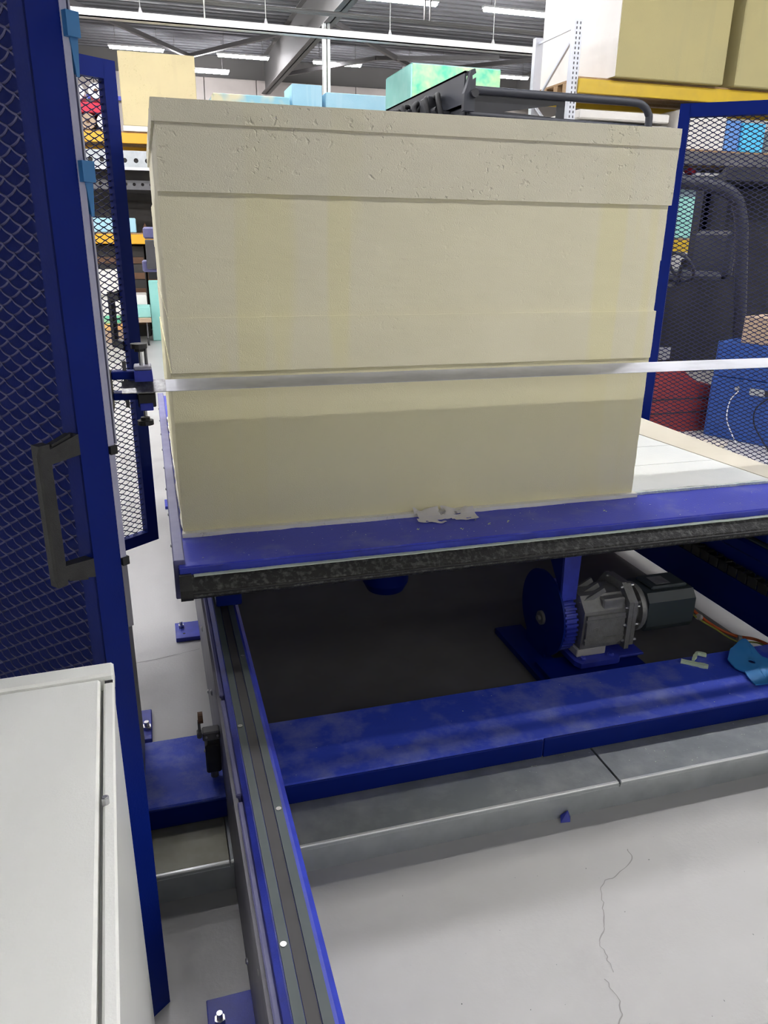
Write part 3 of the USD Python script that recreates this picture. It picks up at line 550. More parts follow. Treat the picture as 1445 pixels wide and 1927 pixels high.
part(gd, 'flange_bolt', [dome_bolt((1.765, yy, z), (-1, 0, 0), .0075, .012) for yy, z in ((2.400, .155), (2.400, .225), (2.400, .305), (2.45, .375), (2.56, .380))]+[cyl((1.806, yy, z), (1.820, yy, z), .007, 8) for yy, z in ((2.400, .155), (2.400, .225), (2.402, .305), (2.46, .375))], K['steel'])
part(gd, 'adapter', [cyl((1.806, GY, .255), (1.838, GY, .255), .075, 28), cyl((1.838, GY, .255), (1.856, GY, .255), .105, 32), cyl((1.858, GY, .255), (1.866, GY, .255), .098, 32)], K['gear_alu'], 30)
part(gd, 'adapter_web', [bar((1.808, GY+.07*math.cos(a), .255+.07*math.sin(a)), (1.838, GY+.10*math.cos(a), .255+.10*math.sin(a)), .012, .01) for a in np.linspace(.4, 6.7, 7)], K['gear_alu'])
part(gd, 'motor', [prism(Polygon([(2.415, .175), (2.585, .175), (2.60, .20), (2.60, .31), (2.575, .345), (2.425, .345), (2.40, .31), (2.40, .20)]), 'x', 1.866, 2.09), bx(1.90, 2.07, 2.44, 2.56, .345, .362, .006), prism(Polygon([(2.43, .19), (2.57, .19), (2.585, .21), (2.585, .30), (2.56, .33), (2.44, .33), (2.415, .30), (2.415, .21)]), 'x', 2.09, 2.105)], K['motor'])
part(gd, 'rating_plate', bx(1.93, 2.0, 2.46, 2.53, .362, .3635), K['gear_alu'])
GX, GZ, GR = 1.505, .205, .118
def gear(x0, x1, y, z, r, n, h):
    pts = []
    for i in range(n):
        for f, rr in ((-.28, r-h), (-.18, r), (.18, r), (.28, r-h)):
            a = 2*np.pi*(i+f)/n; pts.append((y+rr*math.cos(a), z+rr*math.sin(a)))
    return prism(Polygon(pts), 'x', x0, x1)
part(gd, 'toothed_wheel', gear(1.515, 1.568, 2.585, .212, .152, 42, .013), K['blue'], label='dark blue toothed drive wheel')
part(gd, 'wheel_guard', [prism(Point(2.60, .225).buffer(.185, 24), 'x', 1.490, 1.498)], K['navy'])
part(gd, 'guard_stand', bx(1.488, 1.498, 2.55, 2.72, .03, .15), K['navy'])
part(gd, 'wheel_hub', [cyl((1.478, 2.595, .20), (1.515, 2.595, .20), .030, 20), cyl((1.466, 2.595, .20), (1.478, 2.595, .20), .012, 14)], K['gear_alu'], 30)
part(gd, 'drive_shaft', cyl((1.568, 2.53, .222), (1.585, 2.53, .222), .022, 16), K['steel'], True)
# cables from the motor
t = thing('motor_cable', 'orange and yellow-green cables hanging from the motor', 'cable', (2.3, 2.45, 0))
pc = [(2.112, 2.50, .25), (2.16, 2.48, .20), (2.25, 2.45, .13), (2.33, 2.40, .095), (2.42, 2.34, .085), (2.445, 2.1, .09), (2.44, 1.6, .12), (2.44, 1.2, .02)]
part(t, 'orange_cable', tube(pc, .0065, 10, 8), K['orange'], True)
part(t, 'earth_cable', tube([(x, yy-.012, z-.008-.012*(k % 2)) for k, (x, yy, z) in enumerate(pc)], .004, 8, 8), K['yelgreen'], True)
part(t, 'cable_tie', [cyl((2.17, 2.46, .18), (2.185, 2.462, .172), .014, 10), cyl((2.335, 2.39, .088), (2.35, 2.385, .086), .014, 10)], K['block_white'])
# energy chain at the right rail
t = thing('energy_chain', 'dark cable drag chain beside the right guide rail', 'cable chain', (2.42, 2.5, .25))
for i in range(14):
    yy = 2.10+i*.062
    part(t, 'chain_link', [bx(2.40, 2.406, yy, yy+.055, .30, .345, .002), bx(2.444, 2.45, yy, yy+.055, .30, .345, .002), bx(2.40, 2.45, yy+.02, yy+.032, .340, .347)], K['black'])
part(t, 'chain_tray', [bx(2.395, 2.464, 2.05, 3.05, .292, .299), bx(2.456, 2.465, 2.05, 3.05, .28, .33)], K['navy'])

# scraps on the beam
def curl(pts, w, t, seed):
    P = spline(pts, 6); V, F = [], []
    for i, p in enumerate(P):
        d = np.gradient(P, axis=0)[i]; d /= np.linalg.norm(d); n = np.array([-d[1], d[0], 0]); ww = w*(.7+.5*meshkit.noise(np.array([i*.6, seed, 1.0]), seed))
        for a, z in ((-1, 0), (1, 0), (1, t), (-1, t)): V.append(p+n*a*ww/2+np.array([0, 0, z]))
    for i in range(len(P)-1):
        for j in range(4):
            a, b = i*4+j, i*4+(j+1) % 4; F += [[a, b, b+4], [a, b+4, a+4]]
    F += [[0, 3, 2], [0, 2, 1]]; k = (len(P)-1)*4; F += [[k, k+1, k+2], [k, k+2, k+3]]
    m = trimesh.Trimesh(np.array(V), np.array(F), process=False)
    if m.volume < 0: m.invert()
    return m
solo('foam_scrap', curl([(1.865, 2.165, .172), (1.905, 2.130, .172), (1.94, 2.10, .172)], .020, .012, 2), K['scrap'], 'straight pale green foam strip on the cross beam', 'foam scrap')
solo('foam_scrap', curl([(1.905, 2.145, .184), (1.93, 2.165, .184), (1.955, 2.185, .180), (1.985, 2.17, .176)], .014, .012, 5), K['scrap'], 'curled pale green foam shaving beside the straight strip', 'foam scrap')
ts = Polygon([(2.187,2.216),(2.205,2.214),(2.196,2.154),(2.187,2.098),(2.196,2.074),(2.243,2.060),(2.343,2.025),(2.255,1.905),(2.075,1.936),(2.025,1.946),(2.031,1.997),(2.046,2.028),(2.028,2.057),(2.035,2.11),(2.09,2.165)])
ts = ts.difference(Point(2.12, 2.077).buffer(.013))
m_ = prism(ts, 'z', 0, .005); m_ = trimesh.Trimesh(*trimesh.remesh.subdivide_to_size(m_.vertices, m_.faces, .03)); v = np.array(m_.vertices)
v[:, 2] += .173+.02*np.clip((v[:, 1]-2.03)/.17, 0, 1)**1.4+.008*meshkit.noise(v*25, 3); m_ = trimesh.Trimesh(v, m_.faces, process=False)
solo('tape_sheet', m_, K['ltblue'], 'ragged bright blue plastic sheet curling up on the cross beam', 'plastic sheet', smooth=40)
def crumbs(n, x0, x1, y0, y1, z, s0, s1, seed):
    r = np.random.RandomState(seed); ms = []
    for i in range(n):
        c = np.array([r.uniform(x0, x1), r.uniform(y0, y1), z]); s = r.uniform(s0, s1)*np.array([r.uniform(.6, 1.6), r.uniform(.6, 1.4), .5])
        p = r.normal(size=(8, 3)); p /= np.linalg.norm(p, axis=1)[:, None]; m = trimesh.convex.convex_hull(p*s); m.apply_translation(c-np.array([0, 0, m.bounds[0][2]])); ms.append(m)
    return ms
solo('foam_crumbs', crumbs(170, .10, 2.6, 2.33, 2.55, TZ, .0008, .0024, 4), K['crumb'], 'tiny pale foam crumbs on the front edge of the table', 'crumbs', kind='stuff')
solo('foam_crumbs', crumbs(60, .3, 2.6, 1.90, 2.17, .172, .0008, .0026, 6), K['crumb'], 'tiny pale foam crumbs on the blue cross beam', 'crumbs', kind='stuff')
solo('foam_crumbs', crumbs(60, .95, 2.0, 1.72, 1.86, .0995, .0008, .0030, 8), K['crumb'], 'tiny pale foam crumbs on the floor duct lid', 'crumbs', kind='stuff')
solo('foam_crumbs', crumbs(60, .35, 2.2, .7, 1.55, 0, .0008, .0022, 12), K['dark_grey'], 'dark specks of grit on the floor in front', 'crumbs', kind='stuff')
GS = [(.865, 2.44), (1.135, 2.425), (1.02, 2.40), (1.215, 2.425), (1.63, 2.44), (1.10, 2.475)]
FL = ['leftmost little green foam flake on the table front', 'green foam flake directly below the right end of the plastic film', 'green foam flake nearest the bumper, below the plastic film', 'green foam flake just right of the one below the film end', 'lone green foam flake far right on the table front', 'tiny green foam flake closest to the plastic film']
for i, (x, yy) in enumerate(GS):
    solo('green_flake', crumbs(3, x-.006, x+.006, yy-.006, yy+.006, TZ, .003, .005, 40+i), K['scrap'], FL[i], 'foam flake', 'green flakes on the table front')

# ------------------------------------------------------------------ white cabinet in the left foreground
CZ = 1.0; PV = (-.113, 1.27); RT = 2.3
cb = thing('control_cabinet', 'white metal cabinet in the left foreground', 'cabinet', (-.45, .8, 0))
def cbx(x0, x1, y0, y1, z0, z1, b=.0): return rotz(bx(PV[0]+x0, PV[0]+x1, PV[1]+y0, PV[1]+y1, z0, z1, b), RT, PV)
part(cb, 'body', cbx(-.80, -.004, -1.15, -.006, 0, CZ-.03, .004), K['white_enamel'])
part(cb, 'lid', cbx(-.80, -.022, -1.15, -.046, CZ-.03, CZ, .004), K['white_enamel'])
part(cb, 'rear_lip', cbx(-.80, 0, -.042, 0, CZ-.03, CZ+.004, .004), K['white_enamel'])
part(cb, 'side_frame', cbx(-.017, 0, -1.15, -.046, CZ-.03, CZ-.004, .003), K['white_enamel'])
part(cb, 'frame_slot', cbx(-.015, -.002, -.058, -.050, CZ-.006, CZ-.0035), K['rubber'])
sb_ = np.array([PV[0]-.018, PV[1]-.365, CZ-.004])
part(cb, 'lid_bolt', [rotz(cyl((PV[0]-.013, PV[1]-.365, CZ-.006), (PV[0]-.013, PV[1]-.365, CZ+.006), .005, 10), RT, PV), rotz(cyl((PV[0]-.013, PV[1]-.365, CZ+.004), (PV[0]-.013, PV[1]-.365, CZ+.007), .0035, 6), RT, PV)], K['steel'])

# ------------------------------------------------------------------ pallet racks and their load
def rack(label, xa, xb, y0, y1, ztop, levels, beam, xmid=(), deck=True):
    t = thing('pallet_rack', label, 'rack', ((xa+xb)/2, (y0+y1)/2, 0))
    for x in (xa, *xmid, xb):
        for yy in (y0, y1):
            u = part(t, 'upright', [bx(x-.05, x+.05, yy-.012, yy+.0, 0, ztop), bx(x-.05, x-.042, yy, yy+.07, 0, ztop), bx(x+.042, x+.05, yy, yy+.07, 0, ztop)], K['rack'])
            if yy == y0:
                part(u, 'slot', [bx(x+s*.022-.007, x+s*.022+.007, yy-.0135, yy-.011, z, z+.026) for s in (-1, 1) for z in np.arange(max(.6, ztop-2.9), ztop-.03, .05)], K['rack_hole'])
        zz = np.arange(ztop-.11-.62*4-.0, ztop-.2, .62)
        for i, z in enumerate(zz):
            a, b = ((y0+.04, z), (y1, min(z+.6, ztop-.05)))
            if i % 2: a, b = (a[0], b[1]), (b[0], a[1])
            part(t, 'brace', bar((x, a[0], a[1]), (x, b[0], b[1]), .025, .025), K['rack'])
        part(t, 'brace', bar((x, y0+.04, ztop-.06), (x, y1, ztop-.06), .025, .025), K['rack'])
    for z, m_ in levels:
        for yy in (y0-.03, y1+.035):
            part(t, 'beam', bx(xa+.05, xb-.05, yy-.02, yy+.02, z-.15, z, .006), K[m_])
        if deck: part(t, 'bearer', [bx(xa+.05, xb-.05, yy, yy+.10, z-.11, z, .004) for yy in (y0+.25, (y0+y1)/2, y1-.2)], K['wood'])
        if deck: part(t, 'deck_board', bx(xa+.05, xb-.05, y0-.02, y1+.03, z, z+.022), K['wood'])
    return t
# right rack
rack('tall zinc pallet rack with yellow beams at the right', 4.92, 10.4, 9.0, 9.95, 4.03, ((3.44, 'yellow'), (2.74, 'dark_grey'), (1.70, 'yellow')), 'yellow', xmid=())
def foam(nm, x0, x1, y0, y1, z0, z1, k, label, group=None, b=.012): return solo(nm, bx(x0, x1, y0, y1, z0, z1, b), K[k], label, 'foam', group)
t = thing('foam_block', 'large straw-coloured foam block overhanging the top of the right rack', 'foam', (6.1, 9.7, 3.47))
part(t, 'core', bx(5.375, 6.85, 8.86, 10.75, 3.464, 4.95, .01), K['foam_straw'])
part(t, 'side_skin', bx(5.365, 5.376, 8.87, 10.74, 3.47, 4.94), K['foam_white'], label='whitish skin on the long side')
foam('foam_block', 7.02, 8.6, 8.86, 10.6, 3.464, 4.93, 'foam_straw', 'straw-coloured foam block at the top right corner of the picture')
t = thing('foam_mat', 'white ribbed foam mat under the top shelf of the right rack', 'foam', (5.75, 9.4, 2.765))
part(t, 'mat', bx(5.05, 6.35, 9.0, 9.9, 2.764, 2.95, .01), K['foam_white'])
part(t, 'rib', [tube([(5.06, yy, 2.955+.02*(k % 2)), (6.34, yy, 2.955+.02*(k % 2))], .05, 8) for k, yy in enumerate(np.linspace(9.06, 9.84, 9))], K['foam_white'], True)
foam('foam_mat', 5.06, 6.3, 9.05, 9.85, 3.045, 3.14, 'foam_white', 'flat white foam sheet on the ribbed mat')
foam('foam_block', 6.40, 7.10, 9.0, 9.9, 2.764, 3.20, 'foam_white', 'white foam block behind the mesh guard on the rack')
foam('foam_block', 7.12, 7.34, 9.02, 9.9, 2.764, 3.12, 'foam_midblue', 'narrow mid-blue foam block next to the white one')
foam('foam_block', 7.35, 7.70, 9.0, 9.9, 2.764, 3.10, 'foam_cyan', 'bright cyan foam block on the rack behind the mesh')
foam('foam_block', 7.88, 8.5, 9.0, 9.9, 2.764, 3.05, 'foam_white', 'white foam block at the right edge behind the mesh')
foam('foam_block', 6.25, 7.16, 9.0, 9.8, 1.724, 2.22, 'foam_teal', 'teal foam block on the yellow rack beam behind the mesh')
foam('foam_block', 6.3, 8.3, 9.35, 9.9, 2.225, 2.50, 'foam_grey', 'blue-grey foam slab lying on the teal block')
foam('foam_block', 7.85, 9.4, 9.0, 9.34, 1.724, 2.52, 'foam_grey', 'blue-grey foam block behind the forklift roof')
foam('foam_block', 7.2, 7.7, 9.36, 9.9, 1.724, 2.22, 'foam_grey', 'small blue-grey foam block beside the teal one')
def lump(c, r, seed, sub=2):
    m = trimesh.creation.icosphere(subdivisions=sub); v = np.array(m.vertices); v *= (1+.35*(meshkit.fbm(v*2.2+seed, 3, seed)-.5))[:, None]; v = v*np.asarray(r)+np.asarray(c)
    return trimesh.Trimesh(v, m.faces, process=False)
solo('fabric_bundle', [lump((6.70, 9.52, 2.567), (.17, .12, .055), 3)], K['orangebag'], 'orange and yellow cloth bundle on the blue-grey foam slab', 'cloth bundle', smooth=True)
solo('fabric_bundle', [lump((7.03, 9.50, 2.56), (.07, .07, .05), 9)], K['redcloth'], 'small crimson cloth bundle beside the orange bundle', 'cloth bundle', smooth=True)
t = thing('storage_box', 'cream and blue carton under the yellow beam behind the mesh', 'box', (6.85, 9.3, 0))
part(t, 'carton', bx(6.55, 7.15, 9.1, 9.7, 0, 1.18, .008), K['card']); part(t, 'blue_lid', bx(6.54, 7.16, 9.09, 9.71, 1.18, 1.30, .01), K['foam_ltblue']); part(t, 'cut_out', bx(6.66, 6.86, 9.094, 9.10, .92, 1.06), K['rubber'])
foam('foam_block', 5.1, 6.5, 9.1, 9.8, 0, 1.35, 'dark', 'dark foam pile low in the right rack')
foam('foam_block', 7.3, 9.8, 9.1, 9.8, 0, 1.45, 'dark', 'wide dark foam pile behind the forklift')

# middle racks hidden behind the block, carrying pale foams
rack('plain rack behind the block carrying the green foam', 3.35, 5.75, 12.0, 13.2, 3.35, ((3.36, 'yellow'),), 'yellow')
t = thing('foam_block', 'big green marbled foam block above the stack', 'foam', (4.6, 12.6, 3.39))
part(t, 'core', bx(3.95, 5.34, 12.0, 13.3, 3.384, 4.05, .01), K['foam_green']); part(t, 'side_skin', bx(3.93, 3.951, 12.01, 13.29, 3.39, 4.04), K['foam_teal'], label='smooth mint side'); part(t, 'top_skin', bx(3.94, 5.33, 12.01, 13.29, 4.05, 4.056), K['foam_teal'])
rack('plain rack behind the block carrying light blue foams', 1.42, 4.9, 15.2, 16.2, 3.40, ((3.40, 'yellow'),), 'yellow')
foam('foam_block', 1.35, 2.68, 15.0, 16.0, 3.424, 3.955, 'foam_wave', 'flat blue and cream marbled foam block above the stack')
t = thing('foam_block', 'tall light blue foam block left of the slim column', 'foam', (2.98, 15.4, 3.42))
part(t, 'block', bx(2.72, 3.26, 15.0, 15.8, 3.424, 4.175, .01), K['foam_ltblue']); part(t, 'loose_sheet', bx(2.70, 3.32, 14.98, 15.5, 3.80, 3.83), K['foam_ltblue'])
foam('foam_block', 3.33, 4.53, 15.0, 15.9, 3.424, 4.075, 'foam_ltblue', 'wide light blue foam block right of the slim column')

# left rack
lr = rack('pallet rack with orange beams in the back left', -2.3, 1.25, 14.0, 15.1, 3.3, ((3.16, 'orange_beam'), (1.66, 'orange_beam')), 'orange_beam')
t = thing('foam_block', 'tall pale yellow foam block on the back left rack', 'foam', (.43, 14.6, 3.18))
part(t, 'core', bx(-.14, 1.005, 13.95, 15.1, 3.262, 4.29, .01), K['foam_yel'])
part(t, 'white_base', bx(-.15, 1.01, 13.94, 15.1, 3.184, 3.262, .006), K['foam_white'], label='white foam base layer')
pp = sbox(-.95, 2.63, 1.15, 2.90)
for x in np.arange(-.85, 1.1, .17): pp = pp.difference(Point(x, 2.76).buffer(.035, 8))
pf = part(lr, 'perforated_panel', prism(pp, 'y', 13.90, 13.915), K['galv']); part(pf, 'bottom_lip', bx(-.95, 1.15, 13.86, 13.915, 2.62, 2.66), K['white'])
part(pf, 'hole_backing', bx(-.94, 1.14, 13.925, 13.935, 2.70, 2.82), K['dark'])
pp = sbox(-1.2, 2.34, 1.15, 2.48)
for x in np.arange(-1.1, 1.1, .13): pp = pp.difference(Point(x, 2.42).buffer(.025, 8))
pr = part(lr, 'perforated_rail', prism(pp, 'y', 14.06, 14.075), K['dark_grey']); part(pr, 'end_bracket', [bx(-1.25, -1.2, 14.04, 14.1, 2.34, 2.9), bx(1.15, 1.2, 14.04, 14.1, 2.34, 2.9)], K['dark_grey'])
solo('back_board', bx(-2.2, 1.2, 15.175, 15.19, 0, 3.0), K['dark'], 'dark board closing the back of the left rack', 'board')
foam('foam_block', -.95, -.42, 14.0, 14.8, 1.684, 1.905, 'foam_ltblue', 'light blue foam block on the lower orange beam, left of the door stile')
foam('foam_block', -.40, -.09, 14.0, 14.7, 1.684, 1.91, 'foam_ltblue', 'light blue foam piece just right of the far door stile')
solo('cone_bundle', trimesh.convex.convex_hull(np.array([(-.02, 14.2, 1.684), (.12, 14.2, 1.684), (.05, 14.2, 1.84), (-.02, 14.4, 1.684), (.12, 14.4, 1.684), (.05, 14.4, 1.84)])), K['brown'], 'small brown wedge on the lower orange beam', 'wedge')
# fabric rolls and red foam on the left rack
for i, (x, z, k, l) in enumerate(((-.90, 3.30, 'white', 'white fabric roll on the left rack, bottom row left'), (-.66, 3.30, 'card', 'brown fabric roll on the left rack, bottom row middle'), (-.42, 3.30, 'white', 'white fabric roll on the left rack beside the yellow block'), (-.78, 3.70, 'white', 'white fabric roll above the red foam'), (-.50, 3.72, 'white', 'white fabric roll above the red foam near the yellow block'))):
    t = thing('fabric_roll', l, 'fabric roll', (x, 14.5, z-.115))
    part(t, 'roll', cyl((x, 13.95, z), (x, 15.05, z), .112, 20), K[k], 30); part(t, 'core_tube', cyl((x, 13.93, z), (x, 13.96, z), .03, 12), K['brown'])
foam('red_foam', -1.05, -.32, 13.95, 15.0, 3.42, 3.56, 'redcloth', 'red foam slab lying on the fabric rolls')
t = thing('blue_bar', 'thin blue steel bar on the back wall behind the yellow block', 'bar', (-.2, 24.5, 5.1)); part(t, 'bar', bx(-3.0, 3.2, 24.38, 24.44, 5.02, 5.12), K['blue']); part(t, 'hook', [bx(x, x+.06, 24.43, 24.535, 5.0, 5.2) for x in (-2.9, .2, 3.0)], K['blue'])
# below: low pallet with white foam
foam('foam_block', -1.6, -.02, 13.4, 14.05, .42, .74, 'foam_white', 'white foam block on the low pallet behind the far door mesh')
foam('foam_block', -1.6, -.36, 13.35, 13.95, .742, 1.12, 'foam_white', 'white foam offcut topmost on the low pallet')
foam('foam_sheet', -1.6, -.45, 13.38, 14.0, .30, .42, 'foam_green', 'green marbled foam sheet between pallet and white foam')
t = thing('low_pallet', 'low orange-brown pallet on the floor at the back left', 'pallet', (-.9, 13.7, 0))
part(t, 'deck', bx(-1.65, -.42, 13.36, 14.06, .20, .298, .006), K['orangebag'])
for yy in (13.37, 13.66, 13.95): part(t, 'runner', bx(-1.65, -.42, yy, yy+.10, 0, .20, .004), K['card'])
t = thing('storage_box', 'dark brown storage crate in the back left rack', 'box', (-.5, 14.5, 0))
part(t, 'crate', bx(-1.5, .0, 14.15, 15.0, 0, 1.48, .01), K['dark']); part(t, 'plank', [bx(-1.48, -.02, 14.135, 14.15, z, z+.10) for z in (.2, .45, .7, .95, 1.2)], K['brown'])
t = thing('storage_box', 'orange-brown wooden crate beside the block edge at the back', 'box', (.3, 14.4, 0))
part(t, 'crate', bx(.03, .6, 14.15, 14.9, 0, 1.42, .01), K['brown']); part(t, 'opening', [bx(.04, .20, 14.142, 14.15, z, z+.22) for z in (.95, 1.18)], K['rubber'])
foam('foam_sheet', .025, .40, 13.5, 13.66, 0, .96, 'foam_teal', 'upright pale teal foam panel standing on the floor at the back')
foam('foam_sheet', -.30, .02, 12.95, 13.35, .43, .60, 'foam_teal', 'pale teal foam slab on the low cart')
t = thing('low_cart', 'low dark cart carrying teal foam at the back left', 'cart', (-.1, 13.1, 0))
part(t, 'platform', bx(-.40, .02, 12.9, 13.36, .36, .43, .006), K['card'])
for x in (-.36, -.05):
    for yy in (12.95, 13.30): part(t, 'wheel', cyl((x-.015, yy, .06), (x+.015, yy, .06), .06, 16), K['rubber'])
part(t, 'wheel_post', [bx(x-.01, x+.01, yy-.01, yy+.01, .06, .36) for x in (-.36, -.05) for yy in (12.95, 13.30)], K['dark_grey'])

# grey machine unit just behind the left of the block
t = thing('control_unit', 'grey and blue control unit peeking out left of the block', 'control unit', (.1, 6.05, 0))
part(t, 'case', bx(.012, .16, 6.0, 6.14, 1.46, 1.66, .006), K['dark_grey']); part(t, 'cap', [bx(.004, .16, 6.0, 6.15, 1.665, 1.745, .012), bx(-.02, .10, 6.02, 6.15, 1.44, 1.52, .01)], K['lav'])
part(t, 'stand', [bx(.10, .16, 6.04, 6.10, 0, 1.46), bx(.08, .30, 5.98, 6.16, 0, .02)], K['blue'])

# ------------------------------------------------------------------ forklift behind the guard
fk = thing('forklift', 'black and red reach truck behind the mesh guard', 'forklift', (4.2, 7.0, 0))
FY = 6.2
part(fk, 'mast_channel', [bx(2.46, 2.475, 6.2, 8.3, 2.66, 2.90), bx(2.46, 2.52, 6.2, 8.3, 2.885, 2.90), bx(2.46, 2.52, 6.2, 8.3, 2.66, 2.675)], K['fork2'])
part(fk, 'mast_end_plate', prism(Polygon([(2.44, 2.62), (2.53, 2.62), (2.53, 2.85), (2.505, 2.83), (2.50, 2.86), (2.53, 2.88), (2.52, 2.91), (2.49, 2.90), (2.455, 2.78), (2.44, 2.74)]).difference(Point(2.505, 2.74).buffer(.012)), 'y', 6.14, 6.19), K['fork2'])
part(fk, 'mast_gusset', bx(2.47, 2.60, 6.22, 6.9, 2.42, 2.66, .01), K['fork'])
part(fk, 'end_roller', cyl((2.515, 6.13, 2.74), (2.515, 6.10, 2.74), .03, 16), K['fork'])
for i in range(5):
    part(fk, 'hydraulic_hose', tube([(2.40-.02*i, 6.5+.22*i, 2.60), (2.38-.03*i, 6.55+.22*i, 2.74+.02*(i % 2)), (2.42, 6.7+.25*i, 2.80), (2.44, 7.0+.25*i, 2.72), (2.44, 7.1+.2*i, 2.55)], .022, 8, 8), K['rubber'], True)
part(fk, 'valve_block', [bx(2.36, 2.455, 6.75, 6.95, 2.66, 2.80, .01), bx(2.34, 2.455, 7.2, 7.5, 2.62, 2.76, .01), cyl((2.40, 6.6, 2.68), (2.40, 7.9, 2.68), .03, 12), cyl((2.33, 6.9, 2.64), (2.33, 7.6, 2.64), .03, 12)], K['fork'])
part(fk, 'mast_post', [bx(2.40, 2.52, 6.5, 6.6, .1, 2.66), bx(2.40, 2.52, 8.1, 8.2, .1, 2.66)], K['fork'])
loop = [(2.53, FY, 2.775), (3.0, FY, 2.772), (3.6, FY, 2.768), (3.95, FY, 2.765), (4.05, FY, 2.745), (4.105, FY, 2.69), (4.12, FY, 2.60), (4.12, FY, 2.0), (4.12, FY, .9)]
part(fk, 'guard_tube', tube(loop, .030, 12, 6), K['fork2'], True)
part(fk, 'guard_rail', tube([(2.50, FY+.02, 2.605), (4.12, FY+.02, 2.58)], .026, 10), K['fork2'], True)
part(fk, 'side_panel', prism(Polygon([(2.53, 2.60), (3.335, 2.60), (3.335, 2.76), (2.53, 2.76)]).difference(Polygon([(2.80, 2.638), (3.265, 2.71), (3.265, 2.618)])), 'y', FY+.005, FY+.02), K['fork'])
part(fk, 'guard_tube', tube([(2.53, 7.6, 2.70), (3.9, 7.6, 2.70), (4.1, 7.6, 2.6), (4.12, 7.6, .9)], .03, 12, 6), K['fork2'], True)
hoop = [(4.15, FY, 2.19), (4.6, FY, 2.18), (4.9, FY, 2.15), (5.10, FY, 2.06), (5.19, FY, 1.90), (5.24, FY, 1.70), (5.36, FY, 1.02), (5.42, FY, .60)]
part(fk, 'cabin_hoop', tube(hoop, .058, 12, 6), K['fork2'], True)
part(fk, 'cabin_roof', prism(Polygon([(5.05, 6.32), (6.4, 6.32), (6.6, 7.6), (5.95, 7.6)]), 'z', 2.22, 2.33), K['fork'])
part(fk, 'cabin_post', [bx(5.62, 5.72, 7.2, 7.3, .6, 2.24), bx(5.53, 5.56, 7.2, 7.3, .6, 2.20)], K['fork'])
part(fk, 'cabin_back', bx(5.72, 6.6, 7.35, 7.6, .6, 2.23, .02), K['fork'])
part(fk, 'rear_panel', bx(5.62, 6.6, 6.9, 7.34, .6, 2.22, .03), K['fork'])
part(fk, 'chassis', prism([(3.9, .0), (5.06, .0), (5.02, .43), (4.85, .45), (4.65, .59), (4.3, .65), (3.9, .65)], 'y', 6.0, 7.6), K['red'], label='dark red chassis')
part(fk, 'chassis_seam', [bx(4.3, 5.02, 5.994, 6.0, z, z+.012) for z in (.18, .31)], K['fork2'])
part(fk, 'dash', prism([(4.3, .66), (4.72, .60), (4.95, .47), (5.5, .47), (5.5, 1.30), (5.1, 1.36), (4.75, 1.28), (4.45, 1.02), (4.3, .95)], 'y', 6.5, 7.4), K['fork'])
part(fk, 'seat', [bx(4.9, 5.4, 6.55, 7.1, 1.30, 1.42, .04), bx(5.40, 5.52, 6.55, 7.1, 1.35, 1.80, .04)], K['fork2'])
sw_ = trimesh.creation.torus(.15, .016, 20, 8); sw_.apply_transform(trimesh.transformations.rotation_matrix(1.0, [0, 1, .2])); sw_.apply_translation([4.82, 6.45, 1.47])
part(fk, 'steering_wheel', [sw_, cyl((4.82, 6.45, 1.47), (4.86, 6.55, 1.28), .018, 10)], K['fork2'], True)
part(fk, 'control_lever', [cyl((4.50+.09*i, 6.47, .98), (4.49+.09*i, 6.44, 1.12), .008, 8) for i in range(3)]+[lump((4.49+.09*i, 6.44, 1.13), (.02, .02, .02), i, 1) for i in range(3)], K['rubber'])
part(fk, 'plate', bx(4.66, 4.86, 6.488, 6.50, .60, .72), K['galv']); part(fk, 'gauge', [cyl((4.62, 6.50, .90), (4.62, 6.485, .90), .045, 16)], K['galv'])
part(fk, 'sticker', [bx(4.46, 4.53, 6.488, 6.50, .72, .78), ], K['foam_green'])
part(fk, 'sticker', [bx(4.47, 4.54, 6.488, 6.50, .66, .71)], K['orangebag'])
part(fk, 'wheel', [cyl((4.3, 6.4, .12), (4.3, 6.62, .12), .12, 20), cyl((2.6, 6.5, .11), (2.6, 6.6, .11), .11, 20), cyl((4.9, 7.3, .12), (4.9, 7.5, .12), .12, 20), cyl((2.6, 8.1, .11), (2.6, 8.2, .11), .11, 20)], K['rubber'])
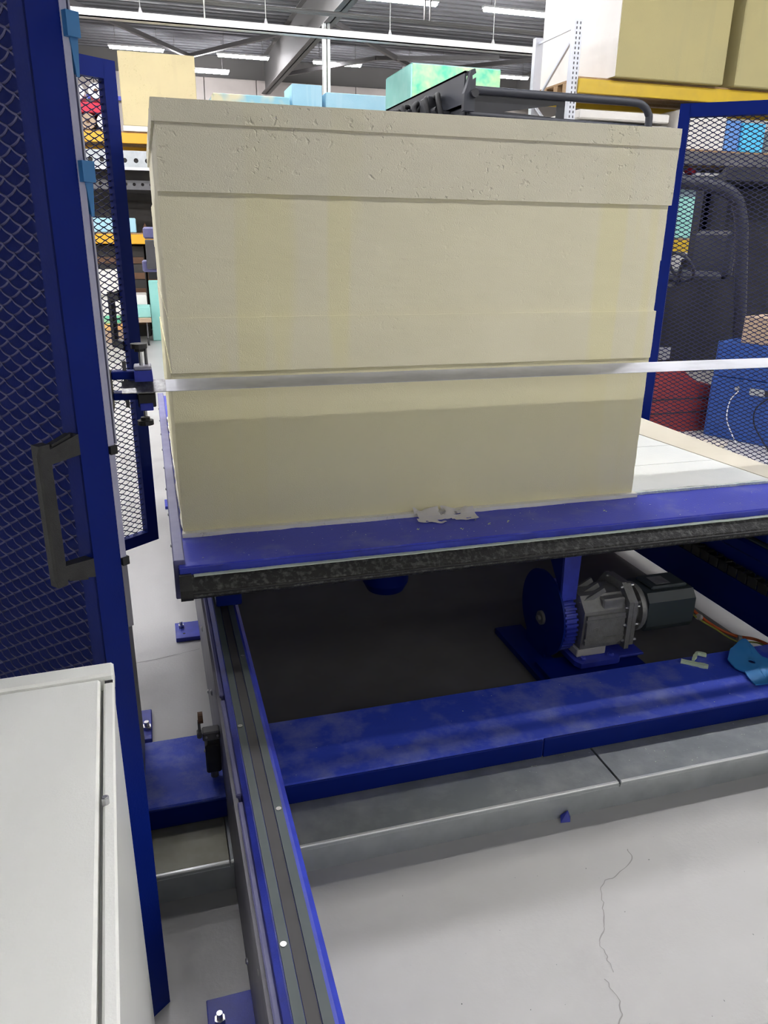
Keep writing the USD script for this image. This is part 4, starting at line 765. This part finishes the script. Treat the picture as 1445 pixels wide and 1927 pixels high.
part(fk, 'load_leg', [bx(2.45, 4.0, 6.5, 6.62, .12, .30, .01), bx(2.45, 4.0, 7.4, 7.52, .12, .30, .01), bx(2.42, 2.54, 7.5, 8.2, .12, .30)], K['red'])
# blue cabinet with carton
BC = (4.87, 5.86); ang = math.degrees(math.atan2(-.58, .27))
bc = thing('tool_cabinet', 'bright blue steel cabinet behind the mesh guard', 'cabinet', (5.4, 5.9, 0))
def bcx(a0, a1, d0, d1, z0, z1, b=.006): return rotz(bx(BC[0]+a0, BC[0]+a1, BC[1]+d0, BC[1]+d1, z0, z1, b), ang, BC)
part(bc, 'body', bcx(0, 1.1, 0, .5, 0, .55), K['cab_blue']); part(bc, 'upper_body', bcx(0, 1.1, .012, .5, .555, .86), K['cab_blue'])
part(bc, 'lock', rotz(cyl((BC[0]+.25, BC[1]-.012, .47), (BC[0]+.25, BC[1], .47), .022, 16), ang, BC), K['steel'])
part(bc, 'socket_plate', bcx(.36, .50, -.008, 0, .43, .49, .002), K['galv']); part(bc, 'plug', bcx(.50, .60, -.03, 0, .44, .49, .006), K['black'])
def bct(pts): 
    R_ = trimesh.transformations.rotation_matrix(math.radians(ang), [0, 0, 1], [BC[0], BC[1], 0])
    return trimesh.transform_points(np.array([(BC[0]+a, BC[1]+d, z) for a, d, z in pts]), R_)
part(bc, 'white_wire', tube(bct([(.27, -.02, .45), (.22, -.04, .36), (.22, -.05, .2), (.30, -.06, .06), (.36, -.09, .004)]), .006, 6, 6), K['white'], True)
part(bc, 'black_wire', tube(bct([(.55, -.02, .44), (.46, -.05, .33), (.47, -.06, .2), (.56, -.07, .08), (.66, -.12, .004)]), .007, 6, 6), K['rubber'], True)
t = thing('cardboard_box', 'open cardboard box on top of the blue cabinet', 'box', (5.3, 5.7, .86))
part(t, 'carton', bcx(.19, .75, .04, .42, .862, 1.09, .004), K['card']); part(t, 'flap_seam', bcx(.43, .44, .036, .04, 1.0, 1.08, 0), K['brown'])
solo('cardboard_sheet', rotz(bx(4.32, 4.88, 5.55, 5.75, 0, .02), -48, (4.6, 5.65)), K['board'], 'flat beige cardboard strip on the floor by the guard', 'cardboard')
